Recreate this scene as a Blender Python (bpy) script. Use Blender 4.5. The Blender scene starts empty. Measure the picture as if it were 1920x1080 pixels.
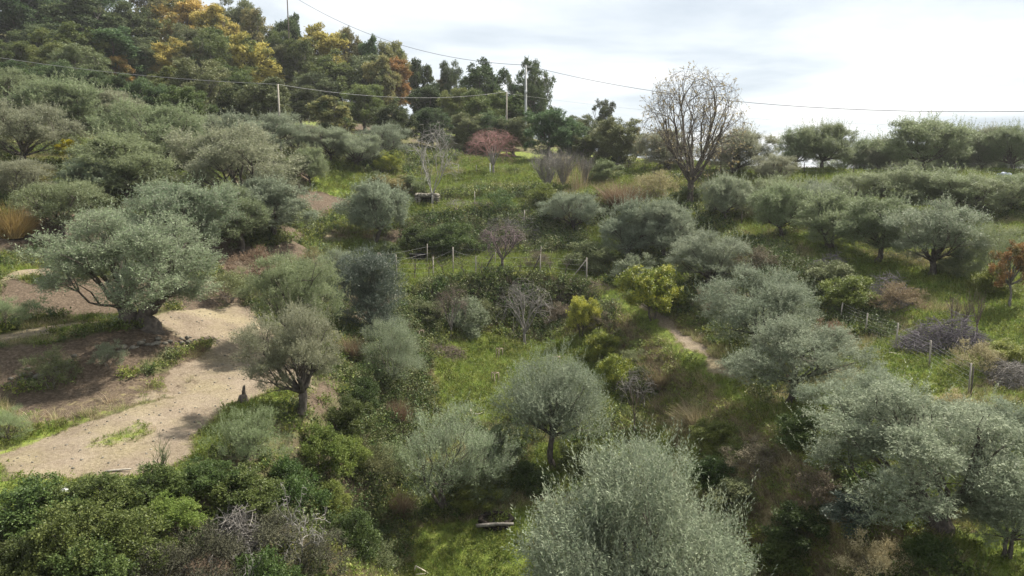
import bpy, math, random
import numpy as np
from mathutils import Vector, geometry

S = bpy.context.scene
COL = S.collection
R = math.radians
F = 1400.0                      # focal length in photo pixels (1920 wide)
HORIZON = 322.0
PITCH = math.atan((540 - HORIZON) / F)
ZC = 16.0                       # height of the drone above the datum

# ------------------------------------------------------------ camera, sky, sun, exposure
cam = bpy.data.cameras.new('camera')
cam.sensor_width = 36
cam.lens = 36 * F / 1920
cam.clip_end = 6000
cam_ob = bpy.data.objects.new('camera', cam)
COL.objects.link(cam_ob)
cam_ob.location = (0, 0, ZC)
cam_ob.rotation_euler = (R(90) - PITCH, 0, 0)
S.camera = cam_ob

SUN_DIR = Vector((0.66, 0.48, 1.0)).normalized()     # towards the sun
sun = bpy.data.lights.new('sun', 'SUN')
sun.energy = 5.0
sun.angle = R(1.5)
sun.color = (1.0, 0.93, 0.82)
sun_ob = bpy.data.objects.new('sun', sun)
COL.objects.link(sun_ob)
sun_ob.location = (40, 40, 90)
sun_ob.rotation_euler = SUN_DIR.to_track_quat('Z', 'Y').to_euler()

W = bpy.data.worlds.new('World')
S.world = W
W.use_nodes = True
nt = W.node_tree
nt.nodes.clear()
N, Lk = nt.nodes.new, nt.links.new
sky = N('ShaderNodeTexSky')
sky.sky_type = 'NISHITA'
sky.sun_disc = False
sky.sun_elevation = math.asin(SUN_DIR.z)
sky.sun_rotation = math.atan2(SUN_DIR.x, SUN_DIR.y)
tc = N('ShaderNodeTexCoord')
sep = N('ShaderNodeSeparateXYZ'); Lk(tc.outputs['Generated'], sep.inputs[0])
den = N('ShaderNodeMath'); den.operation = 'ADD'; den.inputs[1].default_value = 0.10
ab = N('ShaderNodeMath'); ab.operation = 'ABSOLUTE'; Lk(sep.outputs[2], ab.inputs[0]); Lk(ab.outputs[0], den.inputs[0])
dx = N('ShaderNodeMath'); dx.operation = 'DIVIDE'; Lk(sep.outputs[0], dx.inputs[0]); Lk(den.outputs[0], dx.inputs[1])
dy = N('ShaderNodeMath'); dy.operation = 'DIVIDE'; Lk(sep.outputs[1], dy.inputs[0]); Lk(den.outputs[0], dy.inputs[1])
cmb = N('ShaderNodeCombineXYZ'); Lk(dx.outputs[0], cmb.inputs[0]); Lk(dy.outputs[0], cmb.inputs[1])
nz = N('ShaderNodeTexNoise'); nz.inputs['Scale'].default_value = 0.62; nz.inputs['Detail'].default_value = 7
nz.inputs['Roughness'].default_value = 0.52; nz.inputs['Distortion'].default_value = 0.3
Lk(cmb.outputs[0], nz.inputs['Vector'])
rp = N('ShaderNodeValToRGB')
rp.color_ramp.elements[0].position = 0.34; rp.color_ramp.elements[0].color = (2.55, 2.9, 3.3, 1)
rp.color_ramp.elements[1].position = 0.60; rp.color_ramp.elements[1].color = (5.0, 5.0, 5.0, 1)
e = rp.color_ramp.elements.new(0.49); e.color = (3.95, 4.2, 4.4, 1)
Lk(nz.outputs['Fac'], rp.inputs[0])
mx = N('ShaderNodeMix'); mx.data_type = 'RGBA'; mx.inputs[0].default_value = 0.93
Lk(sky.outputs[0], mx.inputs[6]); Lk(rp.outputs[0], mx.inputs[7])
bg = N('ShaderNodeBackground'); bg.inputs['Strength'].default_value = 0.10
Lk(mx.outputs[2], bg.inputs['Color'])
wo = N('ShaderNodeOutputWorld'); Lk(bg.outputs[0], wo.inputs[0])

S.view_settings.view_transform = 'Standard'
S.view_settings.look = 'None'
S.view_settings.exposure = 1.2
S.view_settings.gamma = 1.0
S.render.engine = 'CYCLES'
S.cycles.max_bounces = 5
S.cycles.diffuse_bounces = 3
S.cycles.glossy_bounces = 1
S.cycles.transmission_bounces = 3
S.cycles.use_denoising = True
S.cycles.sample_clamp_indirect = 4

# ------------------------------------------------------------ small maths helpers
CP, SP = math.cos(PITCH), math.sin(PITCH)

def at(px, py, Y):
    """World point seen at photo pixel (px, py) standing Y metres ahead."""
    u, v = (px - 960) / F, (540 - py) / F
    t = Y / (CP + v * SP)
    return np.array([u * t, Y, ZC + t * (v * CP - SP)])

def hash2(ix, iy, seed):
    h = (ix.astype(np.int64) * 374761393 + iy.astype(np.int64) * 668265263 + seed * 1442695041) & 0xffffffff
    h = ((h ^ (h >> 13)) * 1274126177) & 0xffffffff
    h = h ^ (h >> 16)
    return (h & 0xffffff) / float(0xffffff)

def vnoise(x, y, seed=0):
    ix, iy = np.floor(x), np.floor(y)
    fx, fy = x - ix, y - iy
    fx, fy = fx * fx * (3 - 2 * fx), fy * fy * (3 - 2 * fy)
    a, b = hash2(ix, iy, seed), hash2(ix + 1, iy, seed)
    c, d = hash2(ix, iy + 1, seed), hash2(ix + 1, iy + 1, seed)
    return (a * (1 - fx) + b * fx) * (1 - fy) + (c * (1 - fx) + d * fx) * fy

def fbm(x, y, s, seed=0, octv=4):
    x, y = np.asarray(x, float) / s, np.asarray(y, float) / s
    t, a, tot = 0, 1, 0
    for k in range(octv):
        t = t + a * vnoise(x, y, seed + k); tot += a; a *= .5; x = x * 2.03 + 5.1; y = y * 2.03 + 7.7
    return t / tot - .5

def sstep(a, b, x):
    t = np.clip((x - a) / (b - a), 0, 1)
    return t * t * (3 - 2 * t)

# ------------------------------------------------------------ the lie of the land
PTS_PX = [
 # floor of the hollow
 (985,640,49.3),(900,690,43),(1100,670,44),(930,740,38),(860,700,42),(1050,800,34.5),(1040,885,31),(1195,830,34.5),
 (840,955,29),(930,985,27.5),(870,1075,25.5),(1000,1000,27),(1000,1079,25.5),(1150,720,40.5),(1230,900,31),(1180,960,28.5),(1300,1000,26),
 (780,650,45),(850,622,49),(930,612,51.3),(1090,612,50.8),(1165,655,44.5),(1230,790,36),(800,740,38.5),(760,860,32.5),(720,960,29),(700,1060,26),
 # rim of the hollow, round from the right foreground to the left foreground
 (1850,1078,17.8),(1750,1010,19.3),(1650,945,21),(1550,860,24),(1470,800,27),(1380,745,32),(1330,700,36),(1270,655,40),(1215,610,44.5),(1160,575,48.2),
 (1100,545,51.5),(1030,525,53),(930,518,53.8),(830,533,52.3),(760,550,50.5),(700,600,44),(665,640,39),(640,700,33.5),(600,745,29),(550,775,26.5),(480,830,24),
 (400,900,21.5),(300,960,19.5),(150,1030,17.8),(30,1085,16.5),
 # right bank foot
 (1400,1010,24),(1500,1079,22),
 # path and terrace right of the hollow
 (1300,620,43),(1250,570,47),(1140,545,52.2),(1350,620,42),(1420,700,34),(1600,640,36.5),(1650,690,32),(1740,730,29),(1880,800,26),(1800,1000,20),(1900,950,21),
 (1700,650,34),(1760,620,36.5),(1650,560,41),(1520,510,47),(1400,480,52),(1300,500,53),
 (1480,448,55),(1563,468,51.5),(1650,490,48),(1755,518,44.5),(1900,555,40.5),(1900,650,33),(1900,700,30),
 (1850,410,58),(1740,395,62),(1600,380,66),(1450,390,66),(1375,425,60),(1305,385,66),
 (1530,322,80),(1400,318,85),(1330,325,80),(1700,325,78),(1900,322,76),
 # terraces behind the hollow
 (950,480,60),(800,486,60),(745,486,59),(1100,482,60),(860,405,67),(960,395,68),(800,388,70),(1080,440,66),(1000,384,71),(1180,440,62),(1240,480,57),
 (900,355,75),(900,330,81),(1000,328,83),(1150,303,95),(1250,303,98),(1200,333,82),(1240,365,73),(1100,340,80),(780,355,76),(780,335,80),
 (640,332,77),(690,447,62),(600,440,60),(560,470,55),(650,400,69),(520,440,53),
 # track and terraces on the left
 (0,905,20),(200,890,21),(350,850,23),(440,790,26),(250,800,25),(50,840,23),(450,700,31),(470,600,38.5),(560,640,36),(590,560,44),
 (60,742,27.5),(250,722,29),(380,672,32.5),(60,690,28),(250,662,30.6),(380,638,33.6),(100,640,30),(250,612,32.5),(400,592,37.5),(0,650,29),
 (0,600,33),(150,590,34.5),(330,570,38),(0,535,35.5),(100,510,38.5),(420,520,43),(480,480,49),(0,500,40),(0,380,46),(60,375,48),(200,362,53),(450,400,58),(520,402,62),
 (0,300,58),(200,290,66),(400,300,70),(560,315,74),
 (0,210,78),(200,222,84),(400,240,88),(600,252,92),(750,262,97),(900,290,98),
 # wooded hill
 (0,160,105),(200,170,112),(300,175,115),(500,205,118),(600,222,118),(0,50,145),(150,75,145),(300,105,142),(500,150,140),(600,170,140),(700,205,138),(850,235,130),(1000,255,118),(1150,285,112),
]
PTS_W = [  # x, y, height relative to the drone, outside the picture
 (0,20,-15.2),(5,12,-15.8),(0,0,-17),(0,-25,-20),(-8,10,-13.5),(-12,4,-12),(-30,0,-8.5),(-40,12,-7),(-25,14,-8.3),(-30,22,-7),(-45,25,-4.5),(-60,30,1),(-70,50,6),(-85,80,18),(-110,140,36),
 (-60,-25,-6),(14,10,-10.8),(20,0,-10),(40,12,-8.5),(45,28,-6.8),(60,45,-4),(75,60,-1.5),(95,80,0),(60,-25,-10),(140,60,-4),
 (60,100,-3),(0,140,0),(30,115,0),(100,110,-6),(30,160,-12),(100,160,-18),(-40,190,12),(-90,200,22),(-200,200,60),(-200,60,40),(-200,-60,5),(200,-60,-18),(200,60,-12),(200,200,-30),(0,200,-10),(-200,320,20),(0,320,-20),(200,320,-40),(0,-60,-22),
]
cp = [tuple(at(*p)) for p in PTS_PX] + [(x, y, ZC + z) for x, y, z in PTS_W]
_v, _e, _f, _ov, _oe, _of = geometry.delaunay_2d_cdt([Vector((p[0], p[1])) for p in cp], [], [], 0, 1e-4)
_z = [cp[o[0]][2] for o in _ov]
GX0, GY0, GS = -200.0, -60.0, 0.5
GNX, GNY = 801, 761
HG = np.full((GNY, GNX), np.nan)
for tri in _f:
    (x0, y0), (x1, y1), (x2, y2) = [tuple(_v[i]) for i in tri]
    z0, z1, z2 = [_z[i] for i in tri]
    d = (y1 - y2) * (x0 - x2) + (x2 - x1) * (y0 - y2)
    if abs(d) < 1e-9: continue
    i0 = max(0, int((min(x0, x1, x2) - GX0) / GS)); i1 = min(GNX - 1, int((max(x0, x1, x2) - GX0) / GS) + 1)
    j0 = max(0, int((min(y0, y1, y2) - GY0) / GS)); j1 = min(GNY - 1, int((max(y0, y1, y2) - GY0) / GS) + 1)
    X, Y = np.meshgrid(GX0 + GS * np.arange(i0, i1 + 1), GY0 + GS * np.arange(j0, j1 + 1))
    a = ((y1 - y2) * (X - x2) + (x2 - x1) * (Y - y2)) / d
    b = ((y2 - y0) * (X - x2) + (x0 - x2) * (Y - y2)) / d
    c = 1 - a - b
    m = (a >= -1e-6) & (b >= -1e-6) & (c >= -1e-6)
    HG[j0:j1 + 1, i0:i1 + 1][m] = (a * z0 + b * z1 + c * z2)[m]
HG[np.isnan(HG)] = 0

def blur(A, k):
    for ax in (0, 1):
        P = np.concatenate([np.repeat(np.take(A, [0], ax), k, ax), A, np.repeat(np.take(A, [-1], ax), k, ax)], ax)
        Cs = np.cumsum(P, ax)
        n = A.shape[ax]
        hi = np.take(Cs, np.arange(2 * k, 2 * k + n), ax)
        lo = np.take(Cs, np.arange(0, n) - 1 + 0, ax) if False else np.concatenate([np.zeros_like(np.take(Cs, [0], ax)), np.take(Cs, np.arange(0, n - 1), ax)], ax)
        A = (hi - lo) / (2 * k + 1)
    return A
near = blur(HG, 1)
far_ = blur(blur(HG, 4), 4)
_yy = (GY0 + GS * np.arange(GNY))[:, None]
_wf = sstep(70, 100, _yy)
HG = near * (1 - _wf) + far_ * _wf
_gy, _gx = np.gradient(HG, GS)
SLOPE = np.hypot(_gx, _gy)

def samp(A, x, y):
    x = np.clip((np.asarray(x, float) - GX0) / GS, 0, GNX - 1.001)
    y = np.clip((np.asarray(y, float) - GY0) / GS, 0, GNY - 1.001)
    i, j = x.astype(int), y.astype(int)
    fx, fy = x - i, y - j
    return (A[j, i] * (1 - fx) + A[j, i + 1] * fx) * (1 - fy) + (A[j + 1, i] * (1 - fx) + A[j + 1, i + 1] * fx) * fy

def gz(x, y):
    """Ground height."""
    s = np.clip(samp(SLOPE, x, y), 0, 1)
    return samp(HG, x, y) + fbm(x, y, 6.5, 5, 2) * .35 + fbm(x, y, 2.6, 11) * (.18 + .7 * s) + fbm(x, y, .7, 31, 2) * (.05 + .22 * s)

def plan(px, py):
    """Where the sight line of a photo pixel meets the ground."""
    a = at(px, py, 1.0) - np.array([0, 0, ZC])
    t = np.arange(12, 260, .25)
    z = ZC + a[2] * t
    g = samp(HG, a[0] * t, t)
    k = np.argmax(z < g) if (z < g).any() else len(t) - 1
    return a[0] * t[k], t[k]

def poly_mask(poly, x, y, soft, seed=0, wob=.5):
    """1 inside a ground polygon given by photo pixels, 0 outside, ragged soft edge."""
    P = np.array([plan(*p) for p in poly])
    n = len(P)
    inside = np.zeros(x.shape, bool)
    dist = np.full(x.shape, 1e9)
    for i in range(n):
        ax, ay = P[i]; bx, by = P[(i + 1) % n]
        c = ((ay > y) != (by > y)) & (x < (bx - ax) * (y - ay) / ((by - ay) or 1e-9) + ax)
        inside ^= c
        L2 = (bx - ax) ** 2 + (by - ay) ** 2 or 1e-9
        t = np.clip(((x - ax) * (bx - ax) + (y - ay) * (by - ay)) / L2, 0, 1)
        dist = np.minimum(dist, np.hypot(x - ax - t * (bx - ax), y - ay - t * (by - ay)))
    sd = np.where(inside, dist, -dist) + fbm(x, y, 1.6, seed + 50, 3) * wob * 2
    return sstep(-soft, soft, sd)

# ------------------------------------------------------------ object helpers
def tag(o, label=None, cat=None, group=None, kind=None):
    if label: o['label'] = label
    if cat: o['category'] = cat
    if group: o['group'] = group
    if kind: o['kind'] = kind
    return o

def empty(name, loc, rz=0):
    o = bpy.data.objects.new(name, None)
    o.empty_display_size = .3
    COL.objects.link(o)
    o.location = loc
    o.rotation_euler = (0, 0, rz)
    return o

def mesh_np(name, V, loops, sizes, mat, var=None, smooth=False):
    """Fast mesh from arrays: V (n,3), loops flat vertex indices, sizes per face."""
    me = bpy.data.meshes.new(name)
    V = np.asarray(V, np.float32)
    loops = np.asarray(loops, np.int32); sizes = np.asarray(sizes, np.int32)
    me.vertices.add(len(V)); me.vertices.foreach_set('co', V.ravel())
    me.loops.add(len(loops)); me.loops.foreach_set('vertex_index', loops)
    me.polygons.add(len(sizes))
    me.polygons.foreach_set('loop_start', np.concatenate([[0], np.cumsum(sizes)[:-1]]).astype(np.int32))
    try: me.polygons.foreach_set('loop_total', sizes)
    except Exception: pass
    if smooth: me.polygons.foreach_set('use_smooth', np.ones(len(sizes), bool))
    me.update(calc_edges=True)
    if var is not None:
        a = me.attributes.new('var', 'FLOAT', 'POINT')
        a.data.foreach_set('value', np.asarray(var, np.float32))
    if mat: me.materials.append(mat)
    return me

def link(name, me, parent=None):
    o = bpy.data.objects.new(name, me)
    COL.objects.link(o)
    if parent: o.parent = parent
    return o

class MB:
    """Collects tubes, boxes and quads into one mesh."""
    def __init__(s): s.v, s.f, s.n = [], [], 0
    def tube(s, pts, rad, sides=6, cap=True):
        pts = [np.asarray(p, float) for p in pts]
        base = s.n
        up = np.array([.13, .31, .94])
        for k, p in enumerate(pts):
            d = pts[min(k + 1, len(pts) - 1)] - pts[max(k - 1, 0)]
            d = d / (np.linalg.norm(d) + 1e-9)
            a = np.cross(d, up)
            if np.linalg.norm(a) < .2: a = np.cross(d, [1, 0, 0])
            a /= np.linalg.norm(a); b = np.cross(d, a)
            r = rad[k] if hasattr(rad, '__len__') else rad
            for q in range(sides):
                th = 2 * math.pi * q / sides
                s.v.append(p + r * (math.cos(th) * a + math.sin(th) * b))
        s.n += sides * len(pts)
        for k in range(len(pts) - 1):
            for q in range(sides):
                i = base + k * sides + q; j = base + k * sides + (q + 1) % sides
                s.f.append((i, j, j + sides, i + sides))
        if cap:
            s.f.append(tuple(base + q for q in range(sides))[::-1])
            s.f.append(tuple(base + (len(pts) - 1) * sides + q for q in range(sides)))
    def box(s, c, d, rz=0, tilt=0):
        c = np.asarray(c, float)
        b = s.n
        for sx in (-1, 1):
            for sy in (-1, 1):
                for sz in (-1, 1):
                    x, y, z = sx * d[0] / 2, sy * d[1] / 2, sz * d[2] / 2
                    x, z = x * math.cos(tilt) - z * math.sin(tilt), x * math.sin(tilt) + z * math.cos(tilt)
                    x, y = x * math.cos(rz) - y * math.sin(rz), x * math.sin(rz) + y * math.cos(rz)
                    s.v.append(c + (x, y, z))
        s.n += 8
        for q in ((0, 1, 3, 2), (4, 6, 7, 5), (0, 4, 5, 1), (2, 3, 7, 6), (0, 2, 6, 4), (1, 5, 7, 3)):
            s.f.append(tuple(b + i for i in q))
    def rock(s, c, r, rng, sq=(1, 1, .7)):
        b = s.n
        t = (1 + 5 ** .5) / 2
        ico = np.array([(-1,t,0),(1,t,0),(-1,-t,0),(1,-t,0),(0,-1,t),(0,1,t),(0,-1,-t),(0,1,-t),(t,0,-1),(t,0,1),(-t,0,-1),(-t,0,1)]) / 1.9
        V = ico * (1 + rng.uniform(-.28, .28, (12, 1))) * r * np.array(sq) * rng.uniform(.75, 1.25, 3)
        a = rng.uniform(0, 6.28)
        M = np.array([[math.cos(a), -math.sin(a), 0], [math.sin(a), math.cos(a), 0], [0, 0, 1]])
        s.v.extend(list(V @ M.T + np.asarray(c, float)))
        s.n += 12
        for q in ((0,11,5),(0,5,1),(0,1,7),(0,7,10),(0,10,11),(1,5,9),(5,11,4),(11,10,2),(10,7,6),(7,1,8),(3,9,4),(3,4,2),(3,2,6),(3,6,8),(3,8,9),(4,9,5),(2,4,11),(6,2,10),(8,6,7),(9,8,1)):
            s.f.append(tuple(b + i for i in q))
    def mesh(s, name, mat, smooth=True):
        sizes = [len(f) for f in s.f]
        return mesh_np(name, np.array(s.v), [i for f in s.f for i in f], sizes, mat, None, smooth)
    def build(s, name, mat, parent=None, smooth=True):
        return link(name, s.mesh(name, mat, smooth), parent)

# ------------------------------------------------------------ materials
def new_mat(name):
    m = bpy.data.materials.new(name); m.use_nodes = True
    m.node_tree.nodes.clear()
    return m, m.node_tree.nodes.new, m.node_tree.links.new

def leaf_mat(name, cols, under=None, trans=.3, rough=.55, spec=.35, vary=.25, blend=None):
    m, N, Lk = new_mat(name)
    at_ = N('ShaderNodeAttribute'); at_.attribute_name = 'var'
    rp = N('ShaderNodeValToRGB'); cr = rp.color_ramp
    while len(cr.elements) < len(cols): cr.elements.new(.5)
    for k, c in enumerate(cols):
        cr.elements[k].position = k / (len(cols) - 1); cr.elements[k].color = (*c, 1)
    Lk(at_.outputs['Fac'], rp.inputs[0])
    oi = N('ShaderNodeObjectInfo')
    mr = N('ShaderNodeMapRange'); mr.inputs[3].default_value = 1 - vary; mr.inputs[4].default_value = 1 + vary
    Lk(oi.outputs['Random'], mr.inputs[0])
    hs = N('ShaderNodeHueSaturation'); Lk(mr.outputs[0], hs.inputs['Value'])
    mr2 = N('ShaderNodeMapRange'); mr2.inputs[3].default_value = .5 - .10 * vary; mr2.inputs[4].default_value = .5 + .12 * vary
    ml = N('ShaderNodeMath'); ml.operation = 'MULTIPLY'; ml.inputs[1].default_value = 7.31; Lk(oi.outputs['Random'], ml.inputs[0])
    fr = N('ShaderNodeMath'); fr.operation = 'FRACT'; Lk(ml.outputs[0], fr.inputs[0])
    Lk(fr.outputs[0], mr2.inputs[0]); Lk(mr2.outputs[0], hs.inputs['Hue'])
    src = rp.outputs[0]
    if blend:
        tc = N('ShaderNodeTexCoord'); nz = N('ShaderNodeTexNoise'); nz.inputs['Scale'].default_value = .42; nz.inputs['Detail'].default_value = 4
        va = N('ShaderNodeVectorMath'); va.operation = 'ADD'; Lk(tc.outputs['Object'], va.inputs[0])
        cv = N('ShaderNodeVectorMath'); cv.operation = 'SCALE'; cv.inputs[0].default_value = (37, 23, 11); Lk(oi.outputs['Random'], cv.inputs['Scale']); Lk(cv.outputs[0], va.inputs[1])
        Lk(va.outputs[0], nz.inputs['Vector'])
        bm = N('ShaderNodeMapRange'); bm.interpolation_type = 'SMOOTHSTEP'; Lk(nz.outputs['Fac'], bm.inputs[0]); bm.inputs[1].default_value = .49; bm.inputs[2].default_value = .64
        bx = N('ShaderNodeMix'); bx.data_type = 'RGBA'; Lk(bm.outputs[0], bx.inputs[0]); bx.inputs[7].default_value = (*blend, 1); Lk(src, bx.inputs[6]); src = bx.outputs[2]
    Lk(src, hs.inputs['Color'])
    col = hs.outputs[0]
    if under:
        g = N('ShaderNodeNewGeometry')
        mx = N('ShaderNodeMix'); mx.data_type = 'RGBA'
        Lk(g.outputs['Backfacing'], mx.inputs[0]); Lk(col, mx.inputs[6]); mx.inputs[7].default_value = (*under, 1)
        col = mx.outputs[2]
    p = N('ShaderNodeBsdfPrincipled'); Lk(col, p.inputs['Base Color'])
    p.inputs['Roughness'].default_value = rough
    p.inputs['Specular IOR Level'].default_value = spec
    t = N('ShaderNodeBsdfTranslucent'); Lk(col, t.inputs['Color'])
    ms = N('ShaderNodeMixShader'); ms.inputs[0].default_value = trans
    Lk(p.outputs[0], ms.inputs[1]); Lk(t.outputs[0], ms.inputs[2])
    o = N('ShaderNodeOutputMaterial'); Lk(ms.outputs[0], o.inputs[0])
    return m

def rough_mat(name, c1, c2, scale=8, rough=.9, bump=.3, stretch=(1, 1, 1)):
    m, N, Lk = new_mat(name)
    tc = N('ShaderNodeTexCoord'); mp = N('ShaderNodeMapping'); mp.inputs['Scale'].default_value = stretch
    Lk(tc.outputs['Object'], mp.inputs[0])
    nz = N('ShaderNodeTexNoise'); nz.inputs['Scale'].default_value = scale; nz.inputs['Detail'].default_value = 6; nz.inputs['Roughness'].default_value = .65
    Lk(mp.outputs[0], nz.inputs['Vector'])
    rp = N('ShaderNodeValToRGB'); rp.color_ramp.elements[0].position = .35; rp.color_ramp.elements[1].position = .65
    rp.color_ramp.elements[0].color = (*c1, 1); rp.color_ramp.elements[1].color = (*c2, 1)
    Lk(nz.outputs['Fac'], rp.inputs[0])
    p = N('ShaderNodeBsdfPrincipled'); Lk(rp.outputs[0], p.inputs['Base Color']); p.inputs['Roughness'].default_value = rough
    p.inputs['Specular IOR Level'].default_value = .2
    if bump:
        b = N('ShaderNodeBump'); b.inputs['Strength'].default_value = bump; b.inputs['Distance'].default_value = .05
        Lk(nz.outputs['Fac'], b.inputs['Height']); Lk(b.outputs[0], p.inputs['Normal'])
    o = N('ShaderNodeOutputMaterial'); Lk(p.outputs[0], o.inputs[0])
    return m

M = {}
M['olive'] = leaf_mat('olive_leaves', [(.101,.142,.072), (.174,.218,.120), (.276,.318,.198)], (.24,.26,.19), .34, .55, .2, .22)
M['olive_warm'] = leaf_mat('warm_olive_leaves', [(.115,.136,.064), (.201,.218,.121), (.310,.316,.207)], (.26,.265,.19), .34, .55, .2, .22)
M['olive_green'] = leaf_mat('green_olive_leaves', [(.104,.142,.053), (.165,.206,.088), (.254,.289,.147)], (.22,.25,.15), .36, .55, .2, .18)
M['olive_silver'] = leaf_mat('silver_olive_leaves', [(.102,.139,.082), (.178,.218,.137), (.288,.324,.222)], (.225,.25,.18), .3, .6, .15, .12)
M['olive_dark'] = leaf_mat('dark_bluish_leaves', [(.032,.052,.034), (.055,.08,.054), (.105,.13,.10)], (.12,.145,.11), .15, .5, .3, .1)
M['dark'] = leaf_mat('dark_evergreen_leaves', [(.045,.067,.031), (.078,.110,.047), (.140,.174,.067)], None, .3, .6, .2, .3)
M['green'] = leaf_mat('green_leaves', [(.055,.08,.024), (.10,.13,.036), (.17,.195,.06)], None, .28, .55, .3, .25)
M['grey_green'] = leaf_mat('grey_green_leaves', [(.08,.10,.042), (.13,.15,.065), (.21,.225,.105)], None, .25, .55, .3, .2)
M['yellow'] = leaf_mat('yellow_autumn_leaves', [(.179,.158,.047), (.399,.315,.084), (.630,.514,.179)], None, .35, .6, .25, .15, (.13, .15, .05))
M['olive_yellow'] = leaf_mat('yellowing_leaves', [(.12,.125,.05), (.21,.20,.08), (.36,.31,.13)], None, .3, .6, .25, .15, (.10, .13, .05))
M['orange'] = leaf_mat('orange_autumn_leaves', [(.15,.10,.035), (.30,.185,.06), (.44,.29,.10)], None, .3, .6, .25, .15, (.17, .15, .05))
M['lemon'] = leaf_mat('lemon_leaves', [(.09,.13,.02), (.19,.23,.035), (.42,.40,.05)], None, .35, .45, .4, .05)
M['lemon_pale'] = leaf_mat('pale_lemon_leaves', [(.16,.19,.03), (.36,.36,.06), (.55,.50,.10)], None, .35, .45, .4, .05)
M['acid'] = leaf_mat('acid_yellow_leaves', [(.26,.24,.01), (.44,.38,.012), (.56,.48,.02)], None, .35, .45, .4, .05)
M['mastic'] = leaf_mat('mastic_leaves', [(.035,.055,.016), (.065,.095,.025), (.12,.155,.045)], None, .3, .5, .2, .25)
M['mastic_bright'] = leaf_mat('bright_shrub_leaves', [(.09,.12,.025), (.155,.19,.04), (.24,.26,.07)], None, .35, .5, .2, .2)
M['broom'] = leaf_mat('broom_stems', [(.085,.105,.042), (.14,.16,.065), (.21,.22,.11)], None, .2, .6, .2, .2)
M['rust'] = leaf_mat('rusty_dry_grass', [(.13,.085,.055), (.20,.145,.09), (.30,.24,.16)], None, .25, .8, .1, .15)
M['straw'] = leaf_mat('straw_dry_grass', [(.22,.18,.10), (.34,.285,.16), (.48,.42,.27)], None, .25, .8, .1, .2)
M['tan'] = leaf_mat('tan_tall_grass', [(.22,.14,.06), (.36,.24,.10), (.48,.35,.17)], None, .25, .8, .1, .2)
M['twig_grey'] = rough_mat('grey_twigs', (.13,.12,.108), (.24,.225,.205), 6)
M['twig_pale'] = rough_mat('pale_grey_bark', (.19,.18,.165), (.33,.315,.29), 6)
M['twig_brown'] = rough_mat('brown_twigs', (.09,.07,.055), (.17,.135,.11), 6)
M['twig_pink'] = rough_mat('reddish_twigs', (.22,.12,.11), (.34,.20,.18), 6)
M['twig_purple'] = rough_mat('purple_brown_twigs', (.11,.08,.085), (.20,.15,.155), 6)
M['brush'] = rough_mat('violet_grey_brush', (.065,.057,.066), (.15,.135,.15), 4)
M['bark'] = rough_mat('olive_bark', (.045,.038,.032), (.14,.12,.10), 7, .95, .8, (1, 1, .4))
M['bark_grey'] = rough_mat('grey_bark', (.09,.082,.072), (.21,.195,.17), 7, .95, .6, (1, 1, .4))
M['wood_post'] = rough_mat('weathered_wood', (.20,.18,.15), (.38,.35,.30), 5, .9, .3, (4, 4, .6))
M['dark_post'] = rough_mat('dark_wood', (.045,.038,.032), (.11,.095,.08), 5, .9, .3, (4, 4, .6))
M['concrete'] = rough_mat('concrete', (.33,.34,.34), (.48,.49,.49), 3, .9, .1)
M['wire'] = rough_mat('galvanised_wire', (.20,.20,.20), (.30,.30,.30), 3, .5, 0)
M['cable'] = rough_mat('cable', (.10,.11,.12), (.16,.17,.18), 3, .6, 0)
M['cable_pale'] = rough_mat('pale_cable', (.42,.43,.38), (.52,.53,.48), 3, .6, 0)
M['stone'] = rough_mat('field_stone', (.085,.078,.062), (.22,.205,.17), 3, .95, .5)
M['stone_grey'] = rough_mat('grey_stone', (.22,.21,.20), (.42,.41,.39), 5, .95, .5)
M['black'] = rough_mat('black_plastic', (.012,.012,.013), (.03,.03,.03), 4, .5, .1)
M['hollow_shade'] = rough_mat('painted_hollow_shade', (.012,.010,.008), (.03,.024,.018), 4, 1, .4)  # near-black colour standing in for shade inside openings
M['white'] = rough_mat('white_plastic', (.70,.71,.72), (.82,.83,.84), 4, .5, .1)
M['pale_wood'] = rough_mat('pale_cut_wood', (.48,.42,.33), (.66,.60,.48), 6, .8, .2)
M['tarp'] = rough_mat('blue_grey_tarpaulin', (.26,.29,.36), (.40,.44,.52), 3, .7, .3)

# ------------------------------------------------------------ ground
def axis(lo, hi, dense_lo, dense_hi, step, grow):
    a = list(np.arange(dense_lo, dense_hi + 1e-6, step))
    x, s = dense_hi, step
    while x < hi: s *= grow; x += s; a.append(x)
    x, s = dense_lo, step
    while x > lo: s *= grow; x -= s; a.insert(0, x)
    return np.array(a)
gx_ = axis(-3000, 3000, -34, 40, .22, 1.045)
gy_ = axis(-600, 4000, 15, 66, .22, 1.035)
GXX, GYY = np.meshgrid(gx_, gy_)
gxf, gyf = GXX.ravel(), GYY.ravel()
gzz = gz(gxf, gyf)
far_r = np.maximum(np.abs(gxf) - 200, 0) + np.maximum(gyf - 320, 0) + np.maximum(-60 - gyf, 0)
gzz = gzz - np.clip(far_r, 0, 800) * .06

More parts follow.
